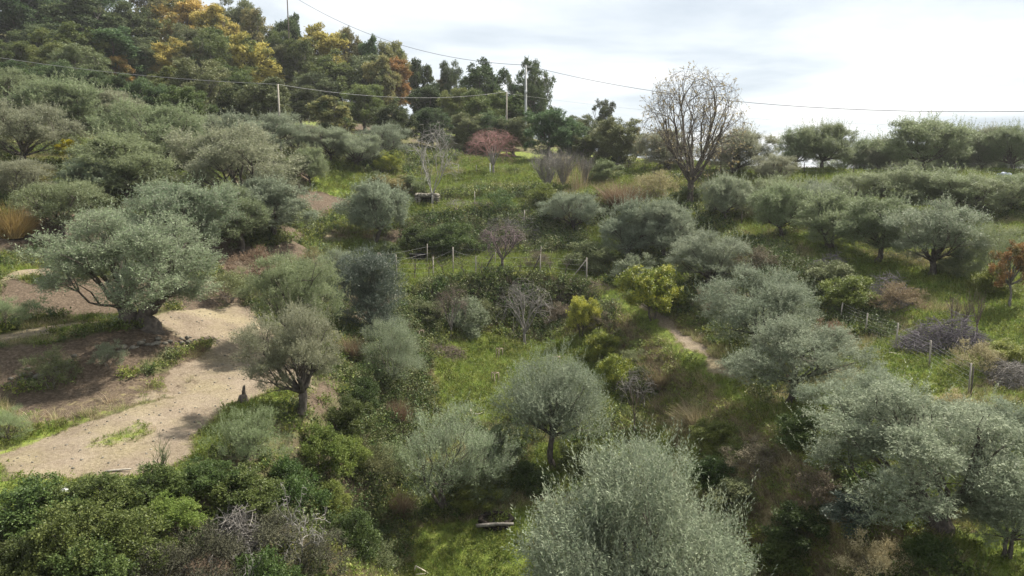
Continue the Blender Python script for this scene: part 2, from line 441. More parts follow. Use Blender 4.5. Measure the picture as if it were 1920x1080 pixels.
DIRT = [
 ([(230,765),(320,705),(385,655),(420,650),(420,730),(360,750)], .4, .62),
 ([(0,905),(150,897),(290,880),(345,852),(395,800),(440,745),(480,730),(560,722),(600,735),(560,690),(500,640),(470,572),(380,583),(290,600),(330,635),(390,648),(405,680),(395,715),(370,735),(280,765),(200,790),(120,810),(0,852)], .55, 1.),
 ([(0,628),(110,607),(230,600),(440,572),(470,585),(430,600),(240,606),(110,620),(0,642)], .3, .9),
 ([(0,515),(90,498),(140,500),(90,512),(40,524),(0,532)], .3, .9),
 ([(0,370),(70,370),(60,378),(0,380)], .3, .9),
 ([(385,590),(470,585),(560,700),(560,730),(440,760),(350,760),(380,700),(410,650)], .5, .9),
 ([(1100,538),(1200,572),(1275,612),(1335,658),(1385,705),(1385,725),(1330,700),(1270,650),(1210,604),(1110,550)], .25, .9),
 ([(600,445),(650,425),(650,435),(610,455)], .3, .6),
 ([(1480,650),(1300,610),(1330,650)], .3, .3),
]
GREEN = [
 ([(1105,552),(1130,535),(1220,590),(1290,645),(1400,730),(1510,815),(1490,835),(1380,765),(1260,670),(1200,615)], .35, .85),
 ([(1180,760),(1290,770),(1360,830),(1400,960),(1330,1000),(1250,900)], 1., .5),
 ([(745,545),(745,485),(900,476),(1100,478),(1130,540),(1030,522),(930,510),(830,528)], .5, 1.),
 ([(620,460),(660,440),(760,470),(750,500),(690,500)], .6, .9),
 ([(700,400),(800,380),(1000,380),(1010,400),(840,400),(720,420)], .6, .8),
 ([(760,380),(780,330),(1120,325),(1110,355),(900,350)], .8, .9),
 ([(800,660),(870,640),(960,700),(950,800),(830,780)], .6, 1.),
 ([(850,660),(900,622),(1100,618),(1160,650),(1150,720),(1100,760),(900,760)], .5, .95),
 ([(1150,850),(1240,800),(1290,850),(1250,900),(1170,880)], .8, .8),
 ([(800,980),(1000,960),(1000,1100),(760,1100)], .8, 1.),
 ([(1000,840),(1130,830),(1130,900),(1000,910)], .6, 1.),
 ([(1460,440),(1560,455),(1640,485),(1760,515),(1920,555),(1920,620),(1800,580),(1650,540),(1580,500)], .8, 1.),
 ([(1600,640),(1700,700),(1920,830),(1920,900),(1750,780),(1640,690)], .7, .8),
 ([(1820,560),(1920,590),(1920,700),(1850,690)], .7, .6),
 ([(1100,430),(1180,430),(1180,500),(1120,480)], .6, .8),
 ([(1180,600),(1230,600),(1300,680),(1270,700)], .4, .9),
 ([(1720,980),(1920,900),(1920,1079),(1840,1079)], .8, .5),
 ([(1310,360),(1310,325),(1500,320),(1920,322),(1920,345),(1420,360)], .8, .8),
 ([(560,350),(620,320),(760,330),(740,370),(640,370)], .6, .9),
 ([(0,250),(0,180),(200,220),(500,250),(600,260),(600,300),(200,290)], 2, .5),
 ([(300,330),(400,320),(440,345),(330,360)], .6, .9),
 ([(150,842),(275,795),(290,815),(200,850)], .6, .5),
 ([(0,905),(150,897),(290,885),(290,960),(0,1020)], .4, .8),
 ([(100,617),(235,600),(235,612),(110,632)], .25, .9),
 ([(50,520),(110,510),(100,526),(60,530)], .25, .9),
 ([(470,760),(520,730),(545,740),(545,775),(500,780)], .3, .9),
 ([(0,850),(120,812),(160,790),(60,800),(0,830)], .3, .6),
]
SOIL = [
 ([(0,730),(0,655),(110,640),(250,618),(390,606),(430,625),(400,650),(250,690),(100,735)], .5, .7),
 ([(925,640),(1010,632),(1020,650),(930,655)], .3, .6),
 ([(0,600),(0,530),(120,515),(300,520),(420,530),(460,565),(380,580),(200,592)], .6, .9),
 ([(0,830),(0,740),(100,720),(250,715),(390,665),(440,640),(440,690),(300,755),(200,780),(60,815)], .5, .75),
 ([(900,675),(960,672),(980,684),(940,690),(895,684)], .15, .9),
 ([(400,480),(480,470),(560,480),(470,540),(420,520)], .6, .8),
 ([(600,250),(640,232),(740,235),(740,255)], 1.5, 1.),
 ([(640,700),(700,780),(720,1000),(600,1000),(560,900),(600,800)], .8, .6),
]
DRY = [
 ([(1235,690),(1290,690),(1400,790),(1420,860),(1330,840),(1250,770)], .5, .95),
 ([(840,560),(1000,545),(1140,560),(1180,620),(1100,640),(1000,600),(860,610)], .6, .75),
 ([(1110,540),(1300,600),(1400,720),(1380,760),(1250,660),(1100,580)], .8, .6),
 ([(1190,640),(1270,650),(1390,740),(1390,800),(1300,850),(1230,800),(1190,720)], .6, .85),
 ([(1290,850),(1400,780),(1540,870),(1600,950),(1640,1079),(1400,1079)], 1.2, .8),
 ([(1600,1000),(1760,990),(1850,1079),(1500,1079)], 1, .8),
 ([(920,652),(980,645),(985,665),(915,668)], .3, .4),
 ([(600,445),(690,410),(740,400),(700,450)], .6, .5),
 ([(1120,360),(1200,330),(1300,350),(1280,380)], .8, .8),
 ([(0,770),(300,700),(420,620),(440,660),(300,760),(0,830)], .6, .35),
 ([(0,860),(350,740),(440,700),(350,850),(200,890)], .5, .3),
 ([(740,520),(1100,520),(1100,490),(740,495)], .8, .35),
]
BANK = [
 ([(765,556),(830,540),(930,526),(1030,530),(1095,550),(1150,585),(1160,640),(1090,612),(930,612),(850,622),(790,648)], .35, 1.),
 ([(700,610),(765,556),(790,650),(815,740),(780,820),(740,900),(690,960),(640,820),(660,700)], .5, .9),
 ([(1165,640),(1215,612),(1262,655),(1330,712),(1380,760),(1450,820),(1400,880),(1330,850),(1250,800),(1190,720)], .4, .42),
 ([(860,412),(960,405),(1060,430),(1100,470),(960,474),(800,478),(760,455),(780,410)], .4, .9),
 ([(600,880),(700,960),(740,1079),(300,1079),(420,960)], .6, 1.),
 ([(1420,480),(1540,515),(1640,570),(1700,650),(1560,600),(1430,540)], .6, .8),
]
def mask_of(table, x, y):
    m = np.zeros(x.shape)
    for k, (poly, soft, amt) in enumerate(table):
        m = np.maximum(m, amt * poly_mask(poly, x, y, soft, k * 7))
    return m
def add_slope(mk, x, y):
    s = samp(SLOPE, x, y) + fbm(x, y, 3, 91, 3) * .25
    mk['green'] = mk['green'] * (1 - mk['bank'])
    steep = sstep(.22, .5, s) * (y < 100)
    flat = 1 - sstep(.10, .30, s)
    left = 1 - sstep(-9, -5, x + fbm(x, y, 6, 17) * 4)
    pt = fbm(x, y, 4.5, 63, 3)
    mk['soil'] = np.maximum(mk['soil'], steep * left * .8 * sstep(-.25, .1, pt))
    mk['dry'] = np.maximum(mk['dry'], steep * (1 - left) * .6 * sstep(-.02, .12, pt))
    free = (1 - np.clip(mk['dirt'] * 1.5, 0, 1)) * (1 - mk['soil']) * (1 - mk['bank'])
    mk['green'] = np.maximum(mk['green'], flat * free * .85 * sstep(-.25, .05, -pt))
    return mk
far_ok = (np.abs(gxf) < 120) & (gyf > 8) & (gyf < 130)
masks = {}
for nm, tb in (('dirt', DIRT), ('green', GREEN), ('soil', SOIL), ('dry', DRY), ('bank', BANK)):
    m = np.zeros(gxf.shape); m[far_ok] = mask_of(tb, gxf[far_ok], gyf[far_ok]); masks[nm] = m

_mm = add_slope({k: v[far_ok] for k, v in masks.items()}, gxf[far_ok], gyf[far_ok])
for k in masks: masks[k][far_ok] = _mm[k]

def ground_material():
    m, N, Lk = new_mat('ground')
    geo = N('ShaderNodeTexCoord')
    def noise(scale, detail=6, rough=.6):
        n = N('ShaderNodeTexNoise'); n.inputs['Scale'].default_value = scale; n.inputs['Detail'].default_value = detail; n.inputs['Roughness'].default_value = rough
        Lk(geo.outputs['Object'], n.inputs['Vector']); return n.outputs['Fac']
    def ramp(fac, stops):
        r = N('ShaderNodeValToRGB'); cr = r.color_ramp
        while len(cr.elements) < len(stops): cr.elements.new(.5)
        for k, (p, c) in enumerate(stops): cr.elements[k].position = p; cr.elements[k].color = (*c, 1)
        Lk(fac, r.inputs[0]); return r.outputs[0]
    def attr(nm):
        a = N('ShaderNodeAttribute'); a.attribute_name = nm; return a.outputs['Fac']
    def mix(f, a, b):
        x = N('ShaderNodeMix'); x.data_type = 'RGBA'; Lk(f, x.inputs[0]); Lk(a, x.inputs[6]); Lk(b, x.inputs[7]); return x.outputs[2]
    def rough_edge(fac, n, w=.9):
        a = N('ShaderNodeMath'); a.operation = 'MULTIPLY_ADD'; Lk(n, a.inputs[0]); a.inputs[1].default_value = w; a.inputs[2].default_value = -w / 2
        b = N('ShaderNodeMath'); b.operation = 'ADD'; Lk(fac, b.inputs[0]); Lk(a.outputs[0], b.inputs[1])
        c = N('ShaderNodeMapRange'); c.interpolation_type = 'SMOOTHSTEP'; Lk(b.outputs[0], c.inputs[0]); c.inputs[1].default_value = .32; c.inputs[2].default_value = .62
        return c.outputs[0]
    n0 = noise(.22, 5, .65)
    n1, n2, n3, n4 = noise(.6), noise(2.5), noise(9), noise(30, 4, .7)
    base = ramp(n2, [(.3, (.075,.06,.038)), (.5, (.10,.105,.042)), (.7, (.15,.135,.07))])
    soil = ramp(n3, [(.3, (.05,.037,.026)), (.5, (.10,.075,.052)), (.72, (.17,.132,.098))])
    dry = ramp(n3, [(.3, (.11,.09,.045)), (.5, (.20,.165,.085)), (.7, (.30,.25,.14))])
    green = ramp(n2, [(.28, (.10,.09,.04)), (.42, (.12,.16,.032)), (.55, (.18,.225,.045)), (.72, (.25,.26,.08))])
    dirt = ramp(n1, [(.3, (.115,.09,.066)), (.5, (.205,.165,.12)), (.7, (.29,.243,.18))])
    dirt2 = ramp(n3, [(.28, (.085,.064,.045)), (.5, (.20,.16,.118)), (.75, (.32,.275,.21))])
    k = N('ShaderNodeMix'); k.data_type = 'RGBA'; k.inputs[0].default_value = .45; Lk(dirt, k.inputs[6]); Lk(dirt2, k.inputs[7])
    pm = N('ShaderNodeMapRange'); pm.interpolation_type = 'SMOOTHSTEP'; Lk(n1, pm.inputs[0]); pm.inputs[1].default_value = .48; pm.inputs[2].default_value = .62; pm.inputs[4].default_value = .75
    base = mix(pm.outputs[0], base, ramp(n3, [(.3, (.06,.05,.03)), (.5, (.12,.095,.06)), (.7, (.20,.165,.105))]))
    c = mix(rough_edge(attr('soil'), n2), base, soil)
    c = mix(rough_edge(attr('dry'), n2), c, dry)
    fm = N('ShaderNodeMapRange'); fm.interpolation_type = 'SMOOTHSTEP'; Lk(n0, fm.inputs[0]); fm.inputs[1].default_value = .42; fm.inputs[2].default_value = .62; fm.inputs[4].default_value = .5
    dd = mix(fm.outputs[0], k.outputs[2], ramp(n3, [(.3, (.17,.15,.08)), (.5, (.27,.235,.13)), (.72, (.36,.31,.20))]))
    c = mix(rough_edge(attr('bank'), n2), c, ramp(n3, [(.3, (.04,.032,.022)), (.5, (.075,.06,.04)), (.72, (.12,.10,.065))]))
    c = mix(rough_edge(attr('dirt'), n2, 1.0), c, dd)
    c = mix(rough_edge(attr('green'), n2, 1.1), c, green)
    p = N('ShaderNodeBsdfPrincipled'); Lk(c, p.inputs['Base Color']); p.inputs['Roughness'].default_value = .95; p.inputs['Specular IOR Level'].default_value = .15
    ad = N('ShaderNodeMath'); ad.operation = 'ADD'; Lk(n3, ad.inputs[0]); Lk(n4, ad.inputs[1])
    b = N('ShaderNodeBump'); b.inputs['Strength'].default_value = .7; b.inputs['Distance'].default_value = .09
    Lk(ad.outputs[0], b.inputs['Height']); Lk(b.outputs[0], p.inputs['Normal'])
    o = N('ShaderNodeOutputMaterial'); Lk(p.outputs[0], o.inputs[0])
    return m

nx, ny = len(gx_), len(gy_)
ii = (np.arange(ny - 1)[:, None] * nx + np.arange(nx - 1)[None, :]).ravel()
loops = np.stack([ii, ii + 1, ii + nx + 1, ii + nx], 1).ravel()
gme = mesh_np('ground', np.stack([gxf, gyf, gzz], 1), loops, np.full(len(ii), 4), ground_material(), None, True)
for nm, v in masks.items():
    a = gme.attributes.new(nm, 'FLOAT', 'POINT'); a.data.foreach_set('value', v.astype(np.float32))
ground = link('ground', gme); tag(ground, kind='structure')
ground['label'] = 'terraced hillside ground with bare earth tracks, grass and a sunken hollow'

#@@PLANTS@@
# ------------------------------------------------------------ foliage
def unit(v): return v / (np.linalg.norm(v, axis=-1, keepdims=True) + 1e-9)

def leaves(rng, base, sdir, slen, per, L, Wd, cvar, spread=.85, flat=.8):
    """Leaf blades along shoots: arrays of shoot bases, directions, lengths."""
    n = len(base)
    s = (np.arange(per)[None, :] + rng.uniform(0, 1, (n, per))) / per
    pos = base[:, None, :] + sdir[:, None, :] * (s * slen[:, None])[..., None]
    rnd = unit(rng.normal(size=(n, per, 3)))
    perp = unit(rnd - sdir[:, None, :] * (rnd * sdir[:, None, :]).sum(-1, keepdims=True))
    ld = unit(sdir[:, None, :] * (1 - spread * .5) + perp * spread)
    pos, ld = pos.reshape(-1, 3), ld.reshape(-1, 3)
    m = len(pos)
    upish = unit(np.array([0, 0, 1.]) + rng.normal(size=(m, 3)) * flat)
    side = unit(np.cross(ld, upish))
    Ls = L * rng.uniform(.65, 1.3, (m, 1)); Ws = Wd * rng.uniform(.7, 1.25, (m, 1))
    v0 = pos; v1 = pos + ld * Ls * .45 + side * Ws * .5; v2 = pos + ld * Ls; v3 = pos + ld * Ls * .45 - side * Ws * .5
    V = np.stack([v0, v1, v2, v3], 1).reshape(-1, 3)
    var = np.repeat(np.clip(np.repeat(cvar, per) + rng.normal(0, .2, m), 0, 1), 4)
    return V, var

def quads_mesh(name, V, var, mat):
    n = len(V) // 4
    return mesh_np(name, V, np.arange(4 * n), np.full(n, 4), mat, var)

def clump_points(rng, blobs, nsub, sub=(.32, .5), low=-.55):
    out = []
    for (x, y, z, rx, ry, rz) in blobs:
        d = unit(rng.normal(size=(nsub * 3, 3))); d = d[d[:, 2] > low][:nsub]
        k = rng.uniform(.55, .95, (len(d), 1))
        c = np.array([x, y, z]) + d * k * np.array([rx, ry, rz])
        r = rng.uniform(*sub, len(c)) * (rx + ry + rz) / 3
        out.append(np.column_stack([c, r]))
    return np.concatenate(out)

def crown(name, rng, blobs, nsub, shoots, slen, per, L, Wd, mat, up=.45, center=None, sub=(.32, .5), low=-.55, squash=.8, jitter=.45, spread=.85, drop=.0):
    cl = clump_points(rng, blobs, nsub, sub, low)
    w = cl[:, 3] ** 2; w /= w.sum()
    k = rng.choice(len(cl), shoots, p=w)
    cv = rng.uniform(0, 1, len(cl))[k] * .55 + .22
    d = unit(rng.normal(size=(shoots, 3)))
    rr = rng.uniform(.35, 1, (shoots, 1)) ** .6
    base = cl[k, :3] + d * rr * cl[k, 3:4] * np.array([1, 1, squash])
    ctr = np.array(center if center is not None else cl[:, :3].mean(0))
    outw = unit(base - ctr)
    sd = unit(outw * .55 + d * .35 + np.array([0, 0, up]) + rng.normal(size=(shoots, 3)) * jitter)
    ln = slen * rng.uniform(.5, 1.3, shoots)
    V, var = leaves(rng, base, sd, ln, per, L, Wd, cv, spread)
    if drop: V[:, 2] -= drop * 0
    return quads_mesh(name, V, var, mat)

def bend(rng, a, b, n=5, amp=.12):
    a, b = np.asarray(a, float), np.asarray(b, float)
    L = np.linalg.norm(b - a)
    out = []
    off = np.zeros(3)
    for k in range(n):
        t = k / (n - 1)
        if 0 < k < n - 1: off = off + rng.normal(size=3) * amp * L / n
        out.append(a + (b - a) * t + off * (1 - abs(2 * t - 1)) ** .5 if 0 < k < n - 1 else a + (b - a) * t)
    return out

def crown_blobs(rng, n, rx, z0, z1, br=(.32, .46), pack=.62):
    """Blobs spread over an uneven crown envelope between heights z0 and z1."""
    zc, rz = (z0 + z1) / 2, (z1 - z0) / 2
    out = [(0, 0, zc - rz * .12, rx * .5, rx * .5, rz * .6), (rx * .12, -rx * .1, zc + rz * .3, rx * .45, rx * .45, rz * .5)]
    for k in range(n):
        a = 2.399 * k + rng.uniform(-.5, .5)
        f = (k + .5) / n
        h = 1 - 1.95 * f if n > 3 else .2
        h = np.clip(h + rng.uniform(-.15, .15), -.95, .95)
        q = max(0, 1 - h * h) ** (.5 if h > 0 else .22) * pack * rng.uniform(.75, 1.15)
        r = rng.uniform(*br) * rx
        out.append((rx * q * math.cos(a), rx * q * math.sin(a), zc + rz * h * .74, r, r, min(r, rz * .55)))
    return out

def limb_tree(rng, blobs, tr, fork, mat, lean=.12, sides=8, name='trunk', stems=1, gnarl=.14, spread=.25):
    """A tapered trunk that forks at height `fork` into limbs reaching each blob."""
    m = MB()
    tops = []
    for s in range(stems):
        a = rng.uniform(0, 6.28)
        fx = rng.normal() * lean * fork + (math.cos(a) * spread if stems > 1 else 0); fy = rng.normal() * lean * fork + (math.sin(a) * spread if stems > 1 else 0)
        top = np.array([fx, fy, fork * rng.uniform(.9, 1.1)])
        b0 = np.array([(math.cos(a) * tr * 1.2) if stems > 1 else 0, (math.sin(a) * tr * 1.2) if stems > 1 else 0, -.35])
        pts = bend(rng, b0, top, 7, gnarl)
        m.tube(pts, [tr * f * (1 + rng.uniform(-.12, .12)) for f in (1.65, 1.3, 1.08, .98, .92, .9, .8)], sides)
        tops.append(top)
    for k, b in enumerate(blobs):
        c = np.array(b[:3]); t = tops[int(np.argmin([np.linalg.norm((c - q)[:2]) for q in tops]))]
        r0 = tr * rng.uniform(.38, .6) * (1 if tr < .22 else .62)
        pts = bend(rng, t - np.array([0, 0, tr * .5]), c - np.array([0, 0, b[5] * .1]), 6, .22)
        m.tube(pts, [r0 * f for f in (1, .85, .68, .5, .36, .22)], 5)
        for j in range(4):                       # side branches inside the clump
            d = unit(rng.normal(size=3) + np.array([0, 0, .5]))
            q = pts[rng.integers(2, 5)]
            m.tube(bend(rng, q, c + d * np.array(b[3:6]) * .8, 4, .2), [r0 * .4, r0 * .28, r0 * .18, r0 * .08], 4, False)
    return m.mesh(name, mat)

def grow(rng, out, p, d, L, r, depth, P):
    """Recursive bare branching; out = list of (points, radii)."""
    n = 5
    pts, rad = [p], [r]
    dd = d
    for k in range(n - 1):
        dd = unit(dd + rng.normal(size=3) * P['wig'] + np.array([0, 0, P['up']]) * .25)
        p = p + dd * L / (n - 1)
        pts.append(p); rad.append(r * (1 - (k + 1) / (n - 1) * P['taper']))
    out.append((pts, rad, depth))
    if depth == 0: return
    nk = P['kids'][min(len(P['kids']) - 1, P['depth'] - depth)]
    for c in range(nk):
        t = (c + .9) / nk if nk > 1 else 1
        t = P['start'] + (1 - P['start']) * min(1, t)
        i = min(n - 2, int(t * (n - 1) - 1e-6)); f = t * (n - 1) - i
        q = pts[i] + (pts[i + 1] - pts[i]) * f
        side = unit(rng.normal(size=3)); side = unit(side - dd * (side * dd).sum())
        nd = unit(dd * math.cos(P['ang']) + side * math.sin(P['ang']) * rng.uniform(.7, 1.3))
        grow(rng, out, q, nd, L * P['ratio'] * rng.uniform(.75, 1.2), max(P['rmin'], rad[i] * P['rr']), depth - 1, P)

def bare_proto(seed, H, Wd, fork, tr, P, bark, twig, leaf=None, n_leaf=0, leafsize=.12):
    rng = np.random.default_rng(seed)
    out = []
    stems = P.get('stems', 1)
    mt, mc = MB(), MB()
    for s in range(stems):
        a = rng.uniform(0, 6.28)
        b = np.array([math.cos(a), math.sin(a), 0]) * (tr * 1.4 if stems > 1 else 0)
        top = b * (3 if stems > 1 else 0) + np.array([rng.normal() * .05 * fork, rng.normal() * .05 * fork, fork])
        mt.tube(bend(rng, b - np.array([0, 0, .3]), top, 6, .08), [tr * f for f in (1.5, 1.15, 1, .95, .9, .85)], 8)
        n0 = P['n0']
        for k in range(n0):
            a = 6.28 * k / n0 + rng.uniform(-.4, .4)
            th = P['open'] * rng.uniform(.35, 1.15)
            d = np.array([math.cos(a) * math.sin(th), math.sin(a) * math.sin(th), math.cos(th)])
            ld_ = P.get('leader', 0) * (k / n0)
            if ld_: d = unit(d * np.array([1 - k / n0 * .75, 1 - k / n0 * .75, 1]))
            grow(rng, out, top + np.array([0, 0, ld_ * (H - fork)]) - np.array([0, 0, rng.uniform(0, .25) * fork]), d, P['L'] * rng.uniform(.8, 1.15), tr * rng.uniform(.5, .68) * (1 - .5 * (k / n0) * bool(ld_)), P['depth'], P)
    allp = np.concatenate([np.array(o[0]) for o in out])
    h = np.percentile(allp[:, 2], 99.7); w = np.percentile(np.abs(allp[:, :2]), 99.5)
    sc = np.array([Wd / 2 / w, Wd / 2 / w, 1]); zs = (H - fork) / max(.1, h - fork)
    def fix(p):
        q = p * sc; q = q.copy(); q[2] = p[2] if p[2] < fork else fork + (p[2] - fork) * zs; return q
    if P.get('env'):
        zt = (allp[:, 2] - fork) / max(.1, h - fork); rr = np.hypot(allp[:, 0], allp[:, 1]) * Wd / 2 / w
        ks = np.linspace(0, 1, 9); cen, prof = [], []
        for k in range(8):
            s_ = (zt >= ks[k]) & (zt < ks[k + 1] + 1e-3)
            if s_.sum() > 5: cen.append((ks[k] + ks[k + 1]) / 2); prof.append(np.percentile(rr[s_], 97))
        peak = P['env']
        def envf(t):
            u_ = (t - peak) / (1.04 - peak) if t > peak else (peak - t) / (peak + .12)
            return Wd / 2 * math.sqrt(max(.02, 1 - u_ * u_)) / max(.25, np.interp(t, cen, prof))
        fix0 = fix
        def fix(p):
            q = fix0(p); t = min(1, max(0, (p[2] - fork) / max(.1, h - fork)))
            if p[2] > fork: f_ = envf(t); f_ = 1 + (f_ - 1) * min(1, t * 6); q[0] *= f_; q[1] *= f_
            return q
    tips = []
    for pts, rad, dep in out:
        big = dep >= P['depth'] - P.get('limbs', 1) + 1
        (mt if big else mc).tube([fix(p) for p in pts], rad, 6 if big else (4 if dep else 3), False)
        if dep <= 1: tips += [(fix(pts[k]), unit(fix(pts[k]) - fix(pts[k - 1]))) for k in (2, 3, 4)]
    tm, cm = mt.mesh('trunk', bark), mc.mesh('crown', twig)
    if n_leaf:
        k = rng.integers(0, len(tips), n_leaf)
        base = np.array([tips[i][0] for i in k]); sd = np.array([tips[i][1] for i in k])
        V, var = leaves(rng, base, sd, np.full(n_leaf, .2), 3, leafsize, leafsize * .6, rng.uniform(0, 1, n_leaf))
        lm = quads_mesh('leaves', V, var, leaf)
    else: lm = None
    return dict(trunk=tm, crown=cm, leaves=lm, H=H, W=Wd)

M['leaf_pale'] = leaf_mat('pale_withered_leaves', [(.20,.16,.07), (.36,.30,.14), (.50,.44,.26)], None, .35, .7, .2, .1)
M['twig_chestnut'] = rough_mat('chestnut_twigs', (.075, .064, .052), (.16, .138, .112), 6)
M['stake_wood'] = rough_mat('brown_stake_wood', (.16, .13, .09), (.30, .25, .18), 5)
M['dead'] = leaf_mat('dead_dark_twigs', [(.035, .034, .024), (.065, .063, .042), (.11, .105, .07)], None, .1, .9, .1, .2)
PROTO = {}
OLK = set(); BRK = set()
def extent(cm):
    n = len(cm.vertices); V = np.empty(n * 3, np.float32); cm.vertices.foreach_get('co', V); V = V.reshape(-1, 3)
    return float(np.percentile(V[:, 2], 99.3)), 2 * float(max(np.percentile(np.abs(V[:, 0]), 98.7), np.percentile(np.abs(V[:, 1]), 98.7)))

def olive_proto(key, seed, nb=10, shoots=5200, per=9, L=.11, Wd=.028, slen=.36, up=.65, z0=.95, tr=.16, fork=1.1, stems=1, sprouts=150, H=5.0, Wc=5.0, low=-.8, pack=.62, br=(.32, .46), lean=.12, nsub=9, gnarl=.14, sub=(.26, .42), jitter=.4, mat='olive', spread=.25):
    rng = np.random.default_rng(seed)
    bl = crown_blobs(rng, nb, Wc / 2, z0, H, br, pack)
    tm = limb_tree(rng, bl, tr, fork, M['bark'], lean, 8, 'trunk', stems, gnarl, spread)
    cm = crown('crown', rng, bl, nsub, shoots, slen, per, L, Wd, M[mat], up, center=(0, 0, z0 + (H - z0) * .35), low=low, sub=sub, jitter=jitter)
    if sprouts:
        cl = clump_points(rng, bl, 6, (.3, .4), .1)
        k = rng.integers(0, len(cl), sprouts)
        base = cl[k, :3] + rng.normal(size=(sprouts, 3)) * .25
        sd = unit(np.array([0, 0, 1.]) + rng.normal(size=(sprouts, 3)) * .22 + unit(base - np.array([0, 0, 2.])) * .3)
        V, var = leaves(rng, base, sd, rng.uniform(.5, 1.1, sprouts), 16, L, Wd, rng.uniform(.4, 1, sprouts), .5)
        n0 = len(cm.vertices); V0 = np.empty(n0 * 3, np.float32); cm.vertices.foreach_get('co', V0)
        v0 = np.empty(n0, np.float32); cm.attributes['var'].data.foreach_get('value', v0)
        cm = quads_mesh('crown', np.concatenate([V0.reshape(-1, 3), V]), np.concatenate([v0, var]), M[mat])
    PROTO[key] = dict(trunk=tm, crown=cm, leaves=None, H=(e_ := extent(cm))[0], W=e_[1]); OLK.add(key)

olive_proto('ol1', 1)
olive_proto('ol2', 2, nb=12, pack=.68, br=(.26, .40), lean=.2)
olive_proto('ol3', 3, nb=8, br=(.34, .5), stems=2)
olive_proto('ol4', 4, nb=11, sprouts=130, up=.8, z0=.9)
olive_proto('ol5', 5, nb=13, pack=.7, br=(.24, .36), z0=1.2, fork=1.3)
olive_proto('wide', 6, nb=14, pack=.74, br=(.24, .36), shoots=6500, z0=.8, tr=.24, lean=.2)
olive_proto('sprout', 7, nb=10, sprouts=320, up=1.0, z0=1.2, slen=.4)
olive_proto('full1', 11, nb=12, shoots=6500, L=.135, Wd=.034, slen=.34, up=.6, z0=.85, pack=.56, br=(.36, .48), sub=(.22, .36), nsub=16, fork=1.2, tr=.17, sprouts=200)
olive_proto('full2', 12, nb=14, shoots=6500, L=.135, Wd=.034, slen=.36, up=.7, z0=1.0, pack=.62, br=(.30, .42), sub=(.22, .36), nsub=15, fork=1.3, tr=.16, lean=.2, sprouts=260)
olive_proto('full3', 13, nb=10, shoots=6000, L=.135, Wd=.034, slen=.36, up=.8, z0=.7, pack=.58, br=(.34, .50), sub=(.20, .34), nsub=17, fork=1.0, tr=.15, stems=2, sprouts=320)
# the near ones, finer leaves
olive_proto('near_big', 21, nb=15, shoots=11000, per=11, L=.09, Wd=.021, slen=.38, up=1.0, z0=.6, sprouts=1100, nsub=22, pack=.56, br=(.40, .52), mat='olive_silver', sub=(.22, .36))
olive_proto('near_ball', 22, nb=12, shoots=8000, per=10, L=.085, Wd=.020, slen=.38, up=.8, z0=1.45, sprouts=600, nsub=20, pack=.50, br=(.42, .54), tr=.13, fork=1.5, mat='olive_silver', lean=.05, sub=(.22, .36))
olive_proto('near_loose', 23, nb=13, shoots=8000, per=10, L=.085, Wd=.022, slen=.30, up=.4, z0=1.0, nsub=20, pack=.7, br=(.26, .38), stems=2, mat='olive_silver', tr=.12, fork=1.3, spread=.3, sub=(.22, .36))
olive_proto('near_wide', 24, nb=18, shoots=10000, per=10, L=.085, Wd=.022, slen=.30, up=.4, z0=.8, nsub=18, pack=.74, br=(.22, .34), tr=.30, fork=1.0, mat='olive', lean=.15, stems=2, gnarl=.2, spread=.55, sub=(.22, .36))
olive_proto('near_mid', 25, nb=12, shoots=8000, per=10, L=.08, Wd=.021, slen=.28, up=.7, z0=1.3, nsub=13, pack=.62, br=(.30, .42), tr=.2, fork=1.1, sprouts=260, mat='olive_warm', sub=(.22, .36))
olive_proto('near_thin', 26, nb=10, shoots=3600, per=10, L=.085, Wd=.02, slen=.42, up=1.3, z0=1.3, nsub=10, pack=.6, br=(.32, .46), tr=.08, fork=1.3, stems=3, spread=.8, mat='olive_green', jitter=.3, sprouts=260)
olive_proto('dense', 27, nb=11, shoots=8500, per=10, L=.085, Wd=.022, slen=.32, up=.9, z0=.1, nsub=14, pack=.44, br=(.40, .56), tr=.1, fork=.6, mat='olive_dark', low=-.9)
olive_proto('soft', 28, nb=10, shoots=5200, per=11, L=.07, Wd=.016, slen=.45, up=.9, z0=.5, nsub=10, pack=.62, br=(.28, .42), tr=.07, fork=.8, stems=3, mat='olive', jitter=.35)

def broad_proto(key, seed, H, Wc, z0, nb, shoots, L, Wd, mat='green', tr=.2, fork=2.2, per=6, slen=.4, br=(.28, .42), pack=.66, up=.3, nsub=9, sub=(.3, .48), bark='bark_grey', stems=1, low=-.85):
    rng = np.random.default_rng(seed)
    bl = crown_blobs(rng, nb, Wc / 2, z0, H, br, pack)
    tm = limb_tree(rng, bl, tr, fork, M[bark], .08, 7, 'trunk', stems)
    cm = crown('crown', rng, bl, nsub, shoots, slen, per, L, Wd, M[mat], up, center=(0, 0, z0 + (H - z0) * .4), sub=sub, low=low)
    PROTO[key] = dict(trunk=tm, crown=cm, leaves=None, H=(e_ := extent(cm))[0], W=e_[1])
    if H > 6: BRK.add(key)
broad_proto('br1', 41, 9, 7, .2, 12, 5600, .24, .13)
broad_proto('br2', 42, 9, 7, .2, 15, 6000, .22, .12, br=(.22, .36), pack=.72)
broad_proto('br3', 43, 9, 6, .2, 11, 5000, .26, .14, br=(.26, .44))
broad_proto('br4', 44, 9, 7, 2.6, 13, 2400, .22, .12, br=(.16, .27), pack=.8, fork=3)
broad_proto('fine1', 45, 9, 7, .2, 14, 8000, .18, .08, br=(.26, .4), up=.5)
broad_proto('fine2', 46, 9, 6, .2, 13, 8000, .18, .08, br=(.28, .4), up=.5)
